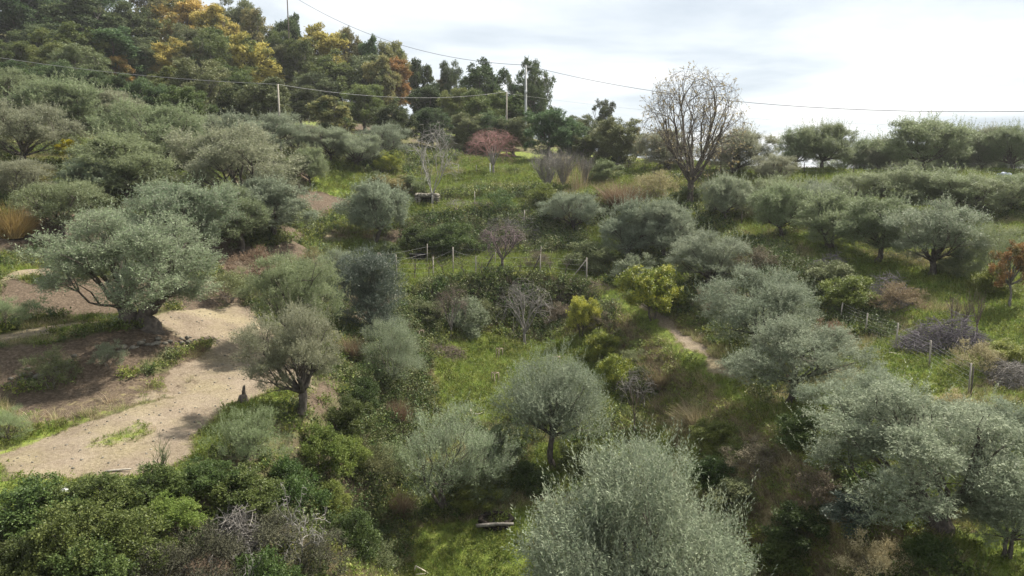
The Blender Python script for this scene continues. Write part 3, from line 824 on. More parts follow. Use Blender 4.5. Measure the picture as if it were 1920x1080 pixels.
broad_proto('tall', 47, 11, 4, .2, 12, 4400, .2, .1, br=(.36, .5), pack=.5)
broad_proto('open', 48, 9, 8, 1.5, 17, 3400, .20, .10, br=(.13, .22), pack=.9, nsub=7)
broad_proto('lemon', 51, 3.4, 4, .7, 11, 3800, .12, .06, mat='lemon', tr=.07, fork=.7, per=7, slen=.22, stems=2, bark='bark')
broad_proto('bush1', 52, 2, 2.6, -.1, 9, 3000, .07, .04, mat='mastic', tr=.03, fork=.3, per=7, slen=.2, stems=3, low=-.9)
broad_proto('bush2', 53, 2, 2.6, -.1, 11, 3200, .065, .036, mat='mastic', tr=.03, fork=.3, per=7, slen=.2, stems=3, br=(.22, .34), pack=.74, low=-.9)
broad_proto('bush3', 54, 2, 2.6, -.1, 7, 2800, .075, .042, mat='mastic', tr=.03, fork=.3, per=7, slen=.24, stems=3, br=(.34, .5), low=-.9)
broad_proto('openbush', 55, 2, 2.6, 0, 12, 1500, .06, .03, mat='mastic', tr=.025, fork=.3, per=7, slen=.28, stems=4, br=(.2, .3), pack=.85, up=.6)

def spray_proto(key, seed, H, Wc, n, mat, Wd=.012, curve=.5, base_r=.15, seg=4, open_=.7, n2=0):
    """Stems or blades that fan out from a base: grass clumps, broom, reeds."""
    rng = np.random.default_rng(seed)
    a = rng.uniform(0, 6.28, n); th = np.abs(rng.normal(0, open_ * .5, n)); L = H * rng.uniform(.3, 1.1, n)
    b = np.column_stack([np.cos(a), np.sin(a), np.zeros(n)]) * (base_r * rng.uniform(0, 1, (n, 1)) ** .5) * Wc
    d = np.column_stack([np.cos(a) * np.sin(th), np.sin(a) * np.sin(th), np.cos(th)])
    V, lo = [], []
    P = b
    pts = [b]
    for k in range(seg):
        d = unit(d + np.column_stack([np.cos(a), np.sin(a), -np.ones(n) * .6]) * curve * .18 * (k + 1) / seg + rng.normal(size=(n, 3)) * .14)
        P = P + d * (L / seg)[:, None]; pts.append(P)
    pts = np.array(pts)                                  # seg+1, n, 3
    sc = np.array([1, 1, 1.])
    sd = unit(np.column_stack([-np.sin(a), np.cos(a), np.zeros(n)]) + rng.normal(size=(n, 3)) * .5)
    ws = np.linspace(1, .12, seg + 1) * Wd
    Lf = pts - sd[None] * ws[:, None, None]; Rt = pts + sd[None] * ws[:, None, None]
    V = np.stack([Lf, Rt], 2)                            # seg+1, n, 2, 3
    V = V.transpose(1, 0, 2, 3).reshape(-1, 3)
    per = (seg + 1) * 2
    idx = []
    for k in range(seg): idx.append([2 * k, 2 * k + 1, 2 * k + 3, 2 * k + 2])
    idx = np.array(idx)[None] + (np.arange(n) * per)[:, None, None]
    var = np.repeat(rng.uniform(0, 1, n), per)
    me = mesh_np('blades', V, idx.ravel(), np.full(n * seg, 4), M[mat] if isinstance(mat, str) else mat, var)
    PROTO[key] = dict(one=me, H=H * .85, W=Wc)
spray_proto('rust_clump', 61, 1.5, 1.6, 1400, 'rust', .010, 1.0, .22)
spray_proto('tan_clump', 62, 1.8, 1.8, 1400, 'tan', .012, .7, .25)
spray_proto('broom', 63, 2.0, 2.0, 2200, 'broom', .009, .25, .25)
spray_proto('reeds', 64, 3.0, 3.0, 150, 'straw', .018, .15, .42, open_=.3)

BP = dict(wig=.10, up=.25, taper=.55, kids=(4, 4, 3, 3), start=.3, ang=.6, ratio=.62, rr=.62, rmin=.008, depth=3, n0=5, open=.7, L=2.0, limbs=1)
def bp(**k): d = dict(BP); d.update(k); return d
def bare_env(seed, H, Wd, fork, tr, bark, twig, n=(9, 7, 6, 3), low=.0, cz=.55, rise=.5, rmin=.010, leaf=None, n_leaf=0, leafsize=.1, stems=1, wig=.10, bottom=-.35):
    """Leafless tree whose branches reach out to fill a rounded envelope."""
    rng = np.random.default_rng(seed)
    mt, mc = MB(), MB(); tips = []
    c0 = np.array([0, 0, fork + (H - fork) * (cz - .12)]); rad = np.array([Wd / 2, Wd / 2, (H - fork) * .56])
    def dirs(k, ref=None, sp=.6):
        out = []
        for i in range(k):
            if ref is None:
                z = bottom + (1 - bottom) * (i + .5) / k; a = 2.4 * i + rng.uniform(-.4, .4)
                q = math.sqrt(max(0, 1 - z * z)); out.append(np.array([q * math.cos(a), q * math.sin(a), z]))
            else: out.append(unit(ref + rng.normal(size=3) * sp))
        return out
    def curve(p, q, start, k=6):
        L = np.linalg.norm(q - p); pts = []
        for i in range(k):
            t = i / (k - 1); m_ = p + start * L * .55
            b = (1 - t) ** 2 * p + 2 * t * (1 - t) * m_ + t * t * q
            if 0 < i < k - 1: b = b + rng.normal(size=3) * wig * L / k
            pts.append(b)
        return pts
    for s in range(stems):
        a = rng.uniform(0, 6.28) if stems == 1 else 6.28 * s / stems
        off = np.array([math.cos(a), math.sin(a), 0]) * (tr * 1.5 if stems > 1 else 0)
        top = off * 2 + np.array([rng.normal() * .04 * fork, rng.normal() * .04 * fork, fork])
        tpts = bend(rng, off - np.array([0, 0, .3]), top, 6, .08)
        mt.tube(tpts, [tr * f for f in (1.6, 1.15, 1, .95, .9, .8)], 8)
        for d1 in dirs(n[0]):
            d1 = unit(d1)
            P1 = c0 + d1 * rad * rng.uniform(.5, .66)
            st = unit(np.array([d1[0] * .7, d1[1] * .7, rise + .5]))
            r1 = tr * rng.uniform(.38, .55)
            c1 = curve(top - np.array([0, 0, rng.uniform(0, .2) * fork]), P1, st)
            mt.tube(c1, np.linspace(r1, r1 * .45, 6), 5, False)
            for d2 in dirs(n[1], d1, .55):
                i = rng.integers(2, 6); p = c1[i]; f = r1 * (1 - .1 * i) * .5
                P2 = c0 + d2 * rad * rng.uniform(.7, .88)
                c2 = curve(p, P2, unit(unit(c1[i] - c1[i - 1]) + np.array([0, 0, rise * .5])), 5)
                mc.tube(c2, np.linspace(max(rmin * 1.6, f), rmin * 1.2, 5), 4, False)
                for d3 in dirs(n[2], d2, .3):
                    i = rng.integers(1, 5); p = c2[i]
                    P3 = c0 + d3 * rad * rng.uniform(.86, 1.0)
                    c3 = curve(p, P3, unit(unit(c2[i] - c2[i - 1]) + np.array([0, 0, rise * .4])), 4)
                    mc.tube(c3, np.linspace(rmin * 1.15, rmin * .6, 4), 3, False)
                    for _ in range(n[3]):
                        i = rng.integers(1, 4); e_ = unit(unit(c3[i] - c3[i - 1]) + rng.normal(size=3) * .5 + np.array([0, 0, rise * .4]))
                        L = rng.uniform(.06, .12) * Wd * .5
                        mc.tube([c3[i], c3[i] + e_ * L * .5, c3[i] + e_ * L + np.array([0, 0, .1 * L])], [rmin * .6, rmin * .5, rmin * .35], 3, False)
                        tips.append((c3[i] + e_ * L * .6, e_))
    lm = None
    if n_leaf:
        k = rng.integers(0, len(tips), n_leaf)
        V, var = leaves(rng, np.array([tips[i][0] for i in k]), np.array([tips[i][1] for i in k]), np.full(n_leaf, .25), 3, leafsize, leafsize * .6, rng.uniform(0, 1, n_leaf))
        lm = quads_mesh('leaves', V, var, leaf)
    return dict(trunk=mt.mesh('trunk', bark), crown=mc.mesh('crown', twig), leaves=lm, H=H, W=Wd)
PROTO['chestnut_bare'] = bare_env(71, 12.5, 9.8, 2.2, .30, M['bark'], M['twig_chestnut'], (13, 8, 5, 3), rmin=.014, leaf=M['leaf_pale'], n_leaf=1500, leafsize=.13, bottom=-.5, rise=.35, cz=.56, wig=.16)
PROTO['bare_pale'] = bare_env(72, 6.5, 6.4, .9, .11, M['twig_pale'], M['twig_pale'], (6, 6, 3, 1), rmin=.011, bottom=.05, rise=.35, wig=.14)
PROTO['bare_poplar'] = bare_proto(73, 5.5, 3.4, .8, .07, bp(depth=2, n0=6, stems=3, open=.3, L=3.2, kids=(7, 4), up=.5, ang=.35, rmin=.011, wig=.06), M['twig_grey'], M['twig_grey'])
PROTO['bare_pink'] = bare_env(74, 5.5, 5.8, 1.1, .12, M['twig_grey'], M['twig_pink'], (10, 8, 4, 0), rmin=.012, bottom=.1, rise=1.3, wig=.04)
PROTO['bare_purple'] = bare_env(75, 4.0, 4.4, 1.0, .13, M['bark'], M['twig_purple'], (8, 7, 4, 1), rmin=.009, bottom=-.1, rise=.6)
PROTO['bare_fig'] = bare_env(76, 3.7, 4.0, .8, .10, M['twig_grey'], M['twig_grey'], (8, 6, 3, 1), rmin=.009, bottom=.1, rise=.5)
PROTO['bare_small'] = bare_env(77, 2.6, 2.6, .9, .04, M['twig_brown'], M['twig_grey'], (6, 5, 3, 1), rmin=.0055, bottom=.1, rise=.4)
PROTO['bare_sapling'] = bare_proto(78, 3.5, 1.5, 1.0, .05, bp(depth=2, n0=4, open=.35, L=1.6, kids=(6, 3), up=.4, ang=.5, rmin=.007, wig=.08), M['twig_brown'], M['twig_brown'])
PROTO['dead_tangle'] = bare_proto(79, 1.6, 2.6, .3, .05, bp(depth=3, n0=7, open=1.25, L=1.2, kids=(4, 3, 2), up=-.05, ang=.9, rmin=.009, wig=.42), M['twig_pale'], M['twig_pale'])

def place(key, name, cat, px, top, Y, wpx, label, mat=None, group=None, sink=0.0, hmin=1.0, base=None, rot=None, zscale=None):
    """Stand a plant of kind `key` at distance Y under photo column px, its top at pixel row `top`, wpx pixels wide."""
    P = PROTO[key]
    if key.startswith('bare') or key == 'chestnut_bare': wpx *= 1.08
    if name == 'olive_tree' and Y > 76 and px > 1200: wpx *= 1.12
    rng = np.random.default_rng(int(px * 13 + top * 7 + Y * 3) & 0xffff)
    if base is not None:
        q = plan(px, base); x, y = q[0], q[1]
    else:
        p = at(px, top, Y); x, y = p[0], Y
    zb = float(gz(x, y)) - sink
    if base is None:
        lo, hi = (.62, 1.1) if key in OLK else ((.95, 1.7) if key in BRK else ((.55, .95) if cat in ('shrub', 'bush', 'dry grass') else (0, 99)))
        best = None
        for q in range(-60, 41):
            y_ = Y + q * .35
            if y_ < 12.5: continue
            p_ = at(px, top, y_); g_ = float(gz(p_[0], y_)) - sink
            r_ = (p_[2] - g_) / (wpx / F * y_)
            c_ = max(0, lo - r_) + max(0, r_ - hi) + .004 * abs(q)
            if best is None or c_ < best[0]: best = (c_, p_[0], y_, g_)
        _, x, y, zb = best
    zt = at(px, top, y)[2]
    h = max(hmin, zt - zb)
    w = wpx / F * y
    s, sz = w / P['W'], h / P['H']
    rz = rng.uniform(0, 6.28) if rot is None else rot
    if DEBUG and (zt - zb < hmin or h > 2.2 * w + 3): print('PLACE', name, px, top, Y, 'h', round(zt - zb, 2), 'w', round(w, 2))
    if 'one' in P:
        o = link(name, P['one']); o.location = (x, y, zb - .05); o.rotation_euler = (0, 0, rz); o.scale = (s, s, sz)
        if mat:
            o.material_slots[0].link = 'OBJECT'; o.material_slots[0].material = M[mat]
        return tag(o, label, cat, group)
    r = empty(name, (x, y, zb), rz); r.scale = (s, s, sz)
    tag(r, label, cat, group)
    link('trunk' if 'bush' not in key and key != 'dense' else 'stems', P['trunk'], r)
    c = link('crown', P['crown'], r)
    if mat:
        c.material_slots[0].link = 'OBJECT'; c.material_slots[0].material = M[mat]
    if P.get('leaves'):
        link('leaves', P['leaves'], r)
    return r
import os
DEBUG = bool(os.environ.get('DBG'))

def olives(rows):
    for key, px, top, Y, w, mat, label in rows:
        place(key, 'olive_tree', 'olive tree', px, top, Y, w, label, mat, 'olive trees of the grove')
def trees(rows, name, cat, group):
    for key, px, top, Y, w, mat, label in rows:
        place(key, name, cat, px, top, Y, w, label, mat, group)

olives([
 # left slope
 ('near_wide', 240, 398, 32.3, 325, 'olive', 'largest olive on the left terrace with a thick dark forked trunk above the stone wall'),
 ('near_mid', 545, 580, 26.4, 195, 'olive_warm', 'olive tree on the rim beside the bare earth track, with a short dark trunk'),
 ('near_mid', 552, 480, 34.5, 185, 'olive_green', 'green olive tree directly behind the one on the rim of the track'),
 ('ol5', 125, 462, 38, 90, 'olive_green', 'small olive half hidden behind the left side of the largest terrace olive'),
 ('wide', 330, 343, 46.5, 240, None, 'broad flat olive behind and right of the largest terrace olive'),
 ('full1', 505, 335, 52, 160, 'olive_silver', 'grey olive with a stout dark trunk above the grassy track'),
 ('full2', 700, 342, 61.5, 128, 'olive_silver', 'round grey olive alone on the green bank left of the stone hut'),
 ('wide', 430, 240, 63, 255, 'olive_warm', 'very broad olive on a grass patch in the middle of the left grove'),
 ('full3', 222, 252, 59, 185, 'olive_green', 'olive with a leaning trunk beside the bright yellow shrub'),
 ('ol2', 38, 193, 56, 175, 'olive_warm', 'tall olive with visible branches at the left edge, left of the bright yellow shrub'),
 ('ol4', 112, 340, 50, 155, 'olive_green', 'olive between the tan dry grass and the largest terrace olive'),
 ('full1', 165, 298, 54, 115, 'olive', 'small olive right below the bright yellow shrub'),
 ('full2', 580, 276, 68, 68, 'olive_green', 'narrow round green olive at the right end of the left grove'),
 ('ol2', 612, 238, 82, 105, None, 'olive below the red earth cutting at the foot of the wood'),
 ('ol4', 718, 234, 84, 92, 'olive_silver', 'silvery olive just left of the tall pale bare tree'),
 ('ol3', 668, 250, 80, 95, 'olive', 'low olive between the red earth cutting and the pale bare tree'),
 ('wide', 288, 196, 74, 215, 'olive_green', 'wide green olive in the row nearest the wood, below the yellow trees'),
 ('full3', 118, 148, 78, 160, 'olive_green', 'rounded olive in the back row near the left edge'),
 ('ol2', 15, 132, 78, 140, 'olive_green', 'olive in the back row cut by the left edge of the view'),
 ('full1', 205, 172, 80, 120, 'olive_warm', 'greyish olive in the back row under the dark trees'),
 ('ol3', 490, 210, 80, 150, 'olive_silver', 'blue grey olive in front of the wooden pole in the back row'),
 ('ol4', 395, 218, 81, 110, 'olive', 'olive in the back row between the wide green olive and the wooden pole'),
 ('ol2', 560, 232, 84, 90, 'olive_warm', 'olive in the back row right of the wooden pole'),
 ('full2', 330, 240, 67, 110, 'olive', 'grey olive filling the gap above the very broad olive'),
 ('ol4', 25, 300, 50, 120, 'olive_warm', 'low olive at the left edge above the tan dry grass'),
 ('ol3', 440, 345, 49, 130, 'olive_green', 'olive between the broad flat olive and the grey olive with a stout trunk'),
 ('soft', 10, 768, 24.5, 100, 'olive_green', 'pale green olive sapling at the left edge beside the earth track'),
 ('soft', 5, 560, 33.5, 90, 'olive_green', 'small olive cut by the left edge on the terrace above the stone wall'),
 ('near_thin', 462, 768, 23.2, 160, 'olive_green', 'low many-stemmed olive sprouting on the rim below the track'),
 # in and round the hollow
 ('near_ball', 1040, 668, 31, 212, 'olive_silver', 'round silver olive on a single dark trunk in the middle of the hollow'),
 ('near_thin', 845, 765, 28.6, 215, 'olive', 'thin upright olive with three slender trunks on the hollow floor'),
 ('near_big', 1200, 850, 18.8, 455, 'olive_silver', 'huge silvery olive crown closest to the viewer at the bottom centre'),
 ('dense', 690, 470, 39.5, 150, 'olive_dark', 'dense dark blue-grey evergreen olive on the left rim of the hollow'),
 ('soft', 735, 600, 36.5, 140, 'olive', 'soft feathery olive below the dense dark one on the left rim'),
 ('ol4', 640, 470, 44.5, 80, 'olive_silver', 'small grey olive behind the left shoulder of the dense dark one'),
 ('ol2', 1068, 362, 67, 122, 'olive_silver', 'small silver olive on the bank right of the purple brush heap'),
 ('full3', 1185, 375, 57.5, 115, 'olive_silver', 'silver olive on the left of the touching pair behind the lemon tree'),
 ('full1', 1250, 378, 56, 125, 'olive_silver', 'silver olive on the right of the touching pair behind the lemon tree'),
 ('sprout', 1335, 435, 48, 150, 'olive_silver', 'olive with upright shoots behind and right of the lemon tree'),
 ('near_loose', 1432, 505, 37, 240, 'olive_silver', 'pale silver olive right of the earth path beside the wire fence'),
 ('near_loose', 1492, 598, 30, 265, 'olive_silver', 'large silver olive on the right rim overlapping the one beside the wire fence'),
 ('near_loose', 1640, 700, 25.5, 230, 'olive_silver', 'olive in the middle of the right rim group'),
 ('near_wide', 1745, 738, 22, 420, 'olive_silver', 'widest olive on the right rim with forked branches showing against dry grass'),
 ('near_loose', 1885, 755, 24.5, 200, 'olive_silver', 'olive cut by the right edge behind the widest olive of the rim'),
 ('near_loose', 1905, 890, 18.8, 190, 'olive_silver', 'olive crown in the bottom right corner'),
 # right terraces
 ('full2', 1475, 345, 55, 120, 'olive_green', 'first olive from the left in the front row on the right terrace'),
 ('full3', 1563, 360, 51.5, 128, 'olive_green', 'second olive from the left of the front row on the right terrace'),
 ('full1', 1652, 372, 48, 150, 'olive_green', 'third olive from the left of the front row on the right terrace'),
 ('sprout', 1757, 378, 44.5, 172, 'olive', 'largest olive of the front row on the right terrace, above the violet brush heap'),
 ('soft', 1872, 420, 42.5, 120, 'olive_green', 'low green olive at the right end of the front row beside the orange tree'),
 ('full2', 1368, 330, 61, 100, 'olive', 'thin olive with two slender stems just right of the tall chestnut trunk'),
 ('sprout', 1455, 330, 67, 120, 'olive_green', 'olive behind the first one of the front row on the right terrace'),
 ('sprout', 1530, 338, 65, 120, 'olive_silver', 'olive behind and left of the third one of the front row'),
 ('ol4', 1600, 325, 66, 120, 'olive_green', 'olive in the upper row below the tight skyline group'),
 ('sprout', 1690, 312, 66, 150, 'olive_green', 'upright-shooting olive in the middle of the upper row on the right'),
 ('sprout', 1770, 316, 63, 150, 'olive_green', 'olive of the upper row above the largest one of the front row'),
 ('sprout', 1840, 328, 61, 130, 'olive_green', 'olive second from the right edge in the upper row'),
 ('ol4', 1905, 325, 60, 120, 'olive_green', 'olive cut by the right edge in the upper row'),
 # skyline
 ('full3', 1385, 243, 82, 118, 'olive_warm', 'brownish olive on the skyline just right of the tall chestnut'),
 ('full1', 1500, 242, 82, 78, 'olive_green', 'left olive of the tight group on the skyline'),
 ('full2', 1545, 232, 81, 98, 'olive_green', 'largest olive of the tight group on the skyline with a leaning trunk'),
 ('full3', 1618, 260, 86, 68, 'olive_green', 'small skyline olive with light showing under its crown'),
 ('full1', 1655, 262, 84, 60, 'olive_warm', 'yellowish small olive on the skyline left of the double-peaked one'),
 ('full2', 1730, 224, 79, 140, 'olive_green', 'tallest double-peaked olive on the skyline at the right'),
 ('full3', 1800, 238, 83, 88, 'olive_green', 'skyline olive just right of the double-peaked one'),
 ('full1', 1850, 240, 81, 84, 'olive_warm', 'skyline olive with an open fork near the right edge'),
 ('full2', 1906, 236, 78, 90, 'olive_green', 'skyline olive cut by the right edge'),
 ('ol3', 1580, 272, 92, 80, 'olive_green', 'far olive seen in the gap right of the tight skyline group'),
 ('full3', 1685, 268, 92, 90, 'olive_green', 'far olive behind the left flank of the double-peaked one'),
 ('full1', 1770, 262, 93, 90, 'olive_green', 'far olive behind the right flank of the double-peaked one'),
 ('ol3', 1828, 258, 92, 90, 'olive_green', 'far olive behind the skyline olive with an open fork'),
 ('full2', 1880, 256, 90, 90, 'olive_green', 'far olive second from the right edge behind the skyline row'),
 ('ol2', 1450, 290, 90, 80, 'olive_warm', 'low far olive behind the yellow-brown shrub on the skyline'),
 ('full3', 1250, 243, 85, 92, 'olive_warm', 'brownish olive behind the trunk of the tall chestnut'),
 ('ol3', 1150, 260, 93, 62, 'olive_green', 'small round olive on the grass left of the tall chestnut'),
 ('full1', 1190, 262, 97, 52, 'olive_warm', 'farthest small olive on the grass behind the round one'),
])

trees([
 # skyline of the wood, from the left
 ('br1', 20, -60, 142, 150, 'dark', 'dark tree in the top left corner of the wood'),
 ('br2', 95, -40, 138, 120, 'dark', 'dark tree in the wood next to the top left corner one'),
 ('br3', 165, 5, 134, 120, 'dark', 'dark domed tree high in the wood above the pale green one'),
 ('br1', 235, 12, 132, 120, 'dark', 'blackish tree left of the yellow trees at the top of the wood'),
 ('fine1', 170, -60, 150, 120, 'dark', 'dark tree cut by the top edge of the view in the wood'),
 ('br2', 275, -30, 148, 80, 'olive_yellow', 'yellowish tree cut by the top edge of the view'),
 ('br1', 348, -12, 140, 120, 'yellow', 'golden tree at the very top of the wood'),
 ('br3', 405, 18, 136, 76, 'yellow', 'golden tree just right of and below the topmost golden one'),
 ('fine1', 440, 0, 150, 90, 'grey_green', 'grey green tree on the ridge right of the topmost golden one'),
 ('br2', 478, 20, 140, 70, 'olive_yellow', 'small yellow-green tree on the ridge left of the antenna mast'),
 ('br3', 540, 32, 139, 55, 'dark', 'narrow dark tree at the foot of the antenna mast'),
 ('br1', 603, 52, 136, 118, 'yellow', 'broad golden tree on the ridge right of the antenna mast'),
 ('br2', 655, 56, 138, 60, 'olive_yellow', 'small pale yellow tree on the ridge beside the broad golden one'),
 ('br3', 695, 74, 138, 46, 'dark', 'small dark blue-green tree on the ridge right of the golden trees'),
 ('br2', 732, 80, 134, 80, 'olive_yellow', 'pale yellow tree on the ridge behind the orange one'),
 ('br3', 788, 115, 130, 45, 'dark', 'small dark tree on the ridge right of the orange one'),
 ('fine1', 845, 118, 120, 52, 'dark', 'small round dark tree alone against the sky'),
 ('br1', 905, 117, 118, 92, 'dark', 'broad dark tree against the sky left of the concrete pole'),
 ('open', 998, 114, 112, 98, 'dark', 'open dark tree with sky showing through, behind the concrete pole'),
 ('br4', 1130, 188, 105, 54, 'dark', 'small dark tree with gaps standing alone on the skyline'),
 ('fine2', 1160, 224, 103, 90, 'grey_green', 'grey green tree below the lone gappy tree on the skyline'),
 ('fine1', 1090, 218, 104, 70, 'grey_green', 'grey green tree between the open dark tree and the lone gappy tree'),
 # middle of the wood
 ('br2', 70, 45, 126, 90, 'dark', 'dark tree high in the wood at the left, behind the narrow green spire'),
 ('br1', 135, 50, 126, 120, 'green', 'green domed tree in the wood under the dark ones'),
 ('br3', 200, 55, 122, 110, 'dark', 'dark tree in the middle of the wood above the small orange tree'),
 ('br2', 270, 70, 122, 80, 'dark', 'dark tree in the wood left of the golden tree with green foot'),
 ('br1', 320, 76, 118, 88, 'yellow', 'golden tree in the middle of the wood above the power line'),
 ('br2', 368, 84, 118, 90, 'olive_yellow', 'yellow-green tree right of the golden one above the power line'),
 ('br1', 462, 68, 122, 105, 'yellow', 'golden tree in the middle of the wood above the wooden pole'),
 ('br3', 412, 60, 128, 80, 'green', 'green tree between the two golden trees of the middle wood'),
 ('br3', 520, 85, 128, 70, 'grey_green', 'grey tree right of the golden one above the wooden pole'),
 ('br2', 565, 78, 126, 90, 'green', 'green tree below the broad golden tree of the ridge'),
 ('br1', 620, 110, 122, 100, 'green', 'green tree halfway down the wood right of the wooden pole'),
 ('br2', 680, 105, 124, 90, 'grey_green', 'grey green tree left of the orange tree'),
 ('tall', 742, 112, 112, 62, 'orange', 'tall orange-brown tree at the right end of the wood'),
 ('br3', 715, 112, 118, 66, 'olive_yellow', 'yellow-green tree touching the left side of the orange one'),
 ('tall', 62, 50, 116, 36, 'grey_green', 'narrow green spire-shaped tree at the left of the wood'),
 ('fine2', 25, 78, 112, 70, 'green', 'green tree at the left edge under the power line'),
 ('fine1', 100, 85, 112, 90, 'green', 'green tree right of the narrow spire-shaped one'),
 ('fine1', 148, 88, 108, 100, 'grey_green', 'pale green round-topped tree behind the back row of olives'),
 ('br3', 220, 104, 112, 48, 'orange', 'small orange tree among dark ones under the power line'),
 ('fine2', 262, 84, 116, 62, 'grey_green', 'pale grey tree right of the small orange one'),
 ('fine1', 375, 116, 106, 120, 'grey_green', 'large olive-brown tree in the front of the wood under the golden ones'),
 ('br2', 318, 130, 106, 90, 'green', 'green tree under the golden tree of the middle wood'),
 ('br2', 498, 150, 102, 108, 'grey_green', 'pale green leafy tree right behind the wooden pole'),
 ('br1', 445, 165, 106, 80, 'dark', 'dark tree left of the wooden pole'),
 ('fine1', 392, 62, 112, 70, 'green', 'green tree below the second golden tree from the top'),
 ('fine2', 345, 48, 116, 56, 'grey_green', 'grey green tree directly below the topmost golden one'),
 ('fine1', 520, 60, 120, 60, 'green', 'green tree between the middle golden one and the broad golden tree of the ridge'),
 ('fine2', 430, 128, 104, 84, 'green', 'green tree in front of the golden tree above the wooden pole'),
 # front edge of the wood
 ('fine2', 40, 120, 100, 100, 'dark', 'dark tree behind the back row of olives at the left edge'),
 ('fine1', 120, 118, 99, 100, 'dark', 'dark tree behind the back row olives, below the pale round-topped one'),
 ('fine2', 200, 138, 100, 90, 'dark', 'dark brownish tree below the small orange one'),
 ('fine1', 270, 150, 100, 90, 'dark', 'low dark tree right of the dark brownish one'),
 ('fine2', 345, 165, 99, 90, 'green', 'low green tree at the front edge of the wood'),
 ('fine1', 560, 160, 112, 80, 'dark', 'dark tree just right of the wooden pole'),
 ('br3', 625, 185, 110, 80, 'olive_yellow', 'low olive-yellow tree above the red earth cutting'),
 ('fine2', 590, 140, 118, 80, 'grey_green', 'grey green tree above the dark one right of the wooden pole'),
 ('fine1', 680, 160, 110, 92, 'green', 'round green tree left of the foot of the orange one'),
 ('fine2', 735, 200, 105, 80, 'dark', 'dark tree under the orange one'),
 ('br3', 800, 160, 112, 66, 'dark', 'dark green tree right of the orange one'),
 ('tall', 828, 150, 118, 36, 'olive_yellow', 'thin pale yellowish tree between two dark trees'),
 ('fine1', 855, 168, 108, 76, 'green', 'green tree under the small round dark one on the skyline'),
 ('fine2', 905, 172, 104, 92, 'green', 'olive green tree left of the short wooden pole'),
 ('fine1', 810, 205, 102, 76, 'dark', 'dark tree behind the pale bare tree'),
 ('fine2', 875, 215, 100, 70, 'grey_green', 'grey green tree behind the reddish bare tree'),
 ('br3', 960, 180, 106, 70, 'green', 'green tree between the two poles'),
 ('fine1', 918, 212, 105, 80, 'dark', 'dark tree directly behind the top of the reddish bare tree'),
 ('fine1', 985, 150, 114, 90, 'dark', 'dark tree behind the foot of the concrete pole'),
 ('fine2', 965, 222, 100, 72, 'grey_green', 'low grey green tree right of the reddish bare tree'),
 ('fine2', 1032, 208, 96, 95, 'dark', 'large dark green bushy tree right of the concrete pole'),
 ('fine1', 1075, 232, 95, 70, 'dark', 'dark bushy tree behind the bare poplars'),
 ('fine1', 1140, 238, 97, 70, 'grey_green', 'low grey tree left of the grassy rise'),
 ('fine2', 1095, 255, 92, 50, 'green', 'low green tree right of the dark bushy one'),
], 'broadleaf_tree', 'tree', 'trees of the wood on the hill')

def one(key, name, cat, px, top, Y, w, label, mat=None, group=None, base=None, sink=0.):
    return place(key, name, cat, px, top, Y, w, label, mat, group, base=base, sink=sink)
# bare trees
one('chestnut_bare', 'chestnut_tree', 'tree', 1303, 122, 66, 190, 'tall half-bare chestnut with a few yellow leaves standing against the sky')
one('bare_pale', 'bare_tree', 'tree', 808, 222, 70, 112, 'pale grey leafless tree in front of the stone hut')
one('bare_pink', 'bare_tree', 'tree', 925, 238, 82, 104, 'leafless tree with a fan of reddish twigs behind the short white stake')
one('bare_poplar', 'bare_tree', 'tree', 1022, 272, 74, 64, 'left one of the leafless grey poplars below the dark bushy tree')
one('bare_poplar', 'bare_tree', 'tree', 1060, 275, 76, 56, 'middle one of the leafless grey poplars below the dark bushy tree')
one('bare_poplar', 'bare_tree', 'tree', 1095, 285, 77, 44, 'right one of the leafless grey poplars below the dark bushy tree')
one('bare_purple', 'bare_tree', 'tree', 942, 418, 55, 100, 'leafless purple-brown fruit tree on the rim behind the vine fence')
one('bare_fig', 'bare_tree', 'tree', 983, 520, 48, 108, 'spreading leafless grey tree in the middle of the hollow floor')
one('bare_fig', 'bare_tree', 'tree', 846, 530, 47.5, 72, 'leafless tree with a leaning trunk at the left foot of the back bank', 'twig_brown')
one('bare_small', 'bare_tree', 'tree', 1196, 690, 34.5, 90, 'small leafless tree with pale branches on the floor below the yellow bushes')
one('bare_small', 'bare_tree', 'tree', 855, 372, 67, 60, 'small leafless tree on the bank below the stone hut')
one('bare_small', 'bare_tree', 'tree', 905, 375, 67.5, 50, 'small leafless tree between the stone hut and the purple brush heap', 'twig_purple')
for px, b, l in ((1722, 545, 'left one of the leafless saplings beside the large brush heap'), (1745, 555, 'middle one of the leafless saplings beside the large brush heap'), (1770, 540, 'right one of the leafless saplings beside the large brush heap')):
    one('bare_sapling', 'bare_sapling', 'sapling', px + 70, b - 5, 34.5, 44, l, None, 'leafless saplings by the brush heap')
one('dead_tangle', 'dead_branches', 'dead branches', 560, 905, 20.5, 130, 'tangle of bleached bare branches sprawling over the dark shrubs')
one('dead_tangle', 'dead_branches', 'dead branches', 470, 1020, 18, 120, 'tangle of bleached twigs at the bottom of the dark slope')
one('bare_sapling', 'bare_sapling', 'sapling', 298, 818, 20.8, 70, 'twiggy leafless shrub sticking up from the hedge beside the track', 'broom')
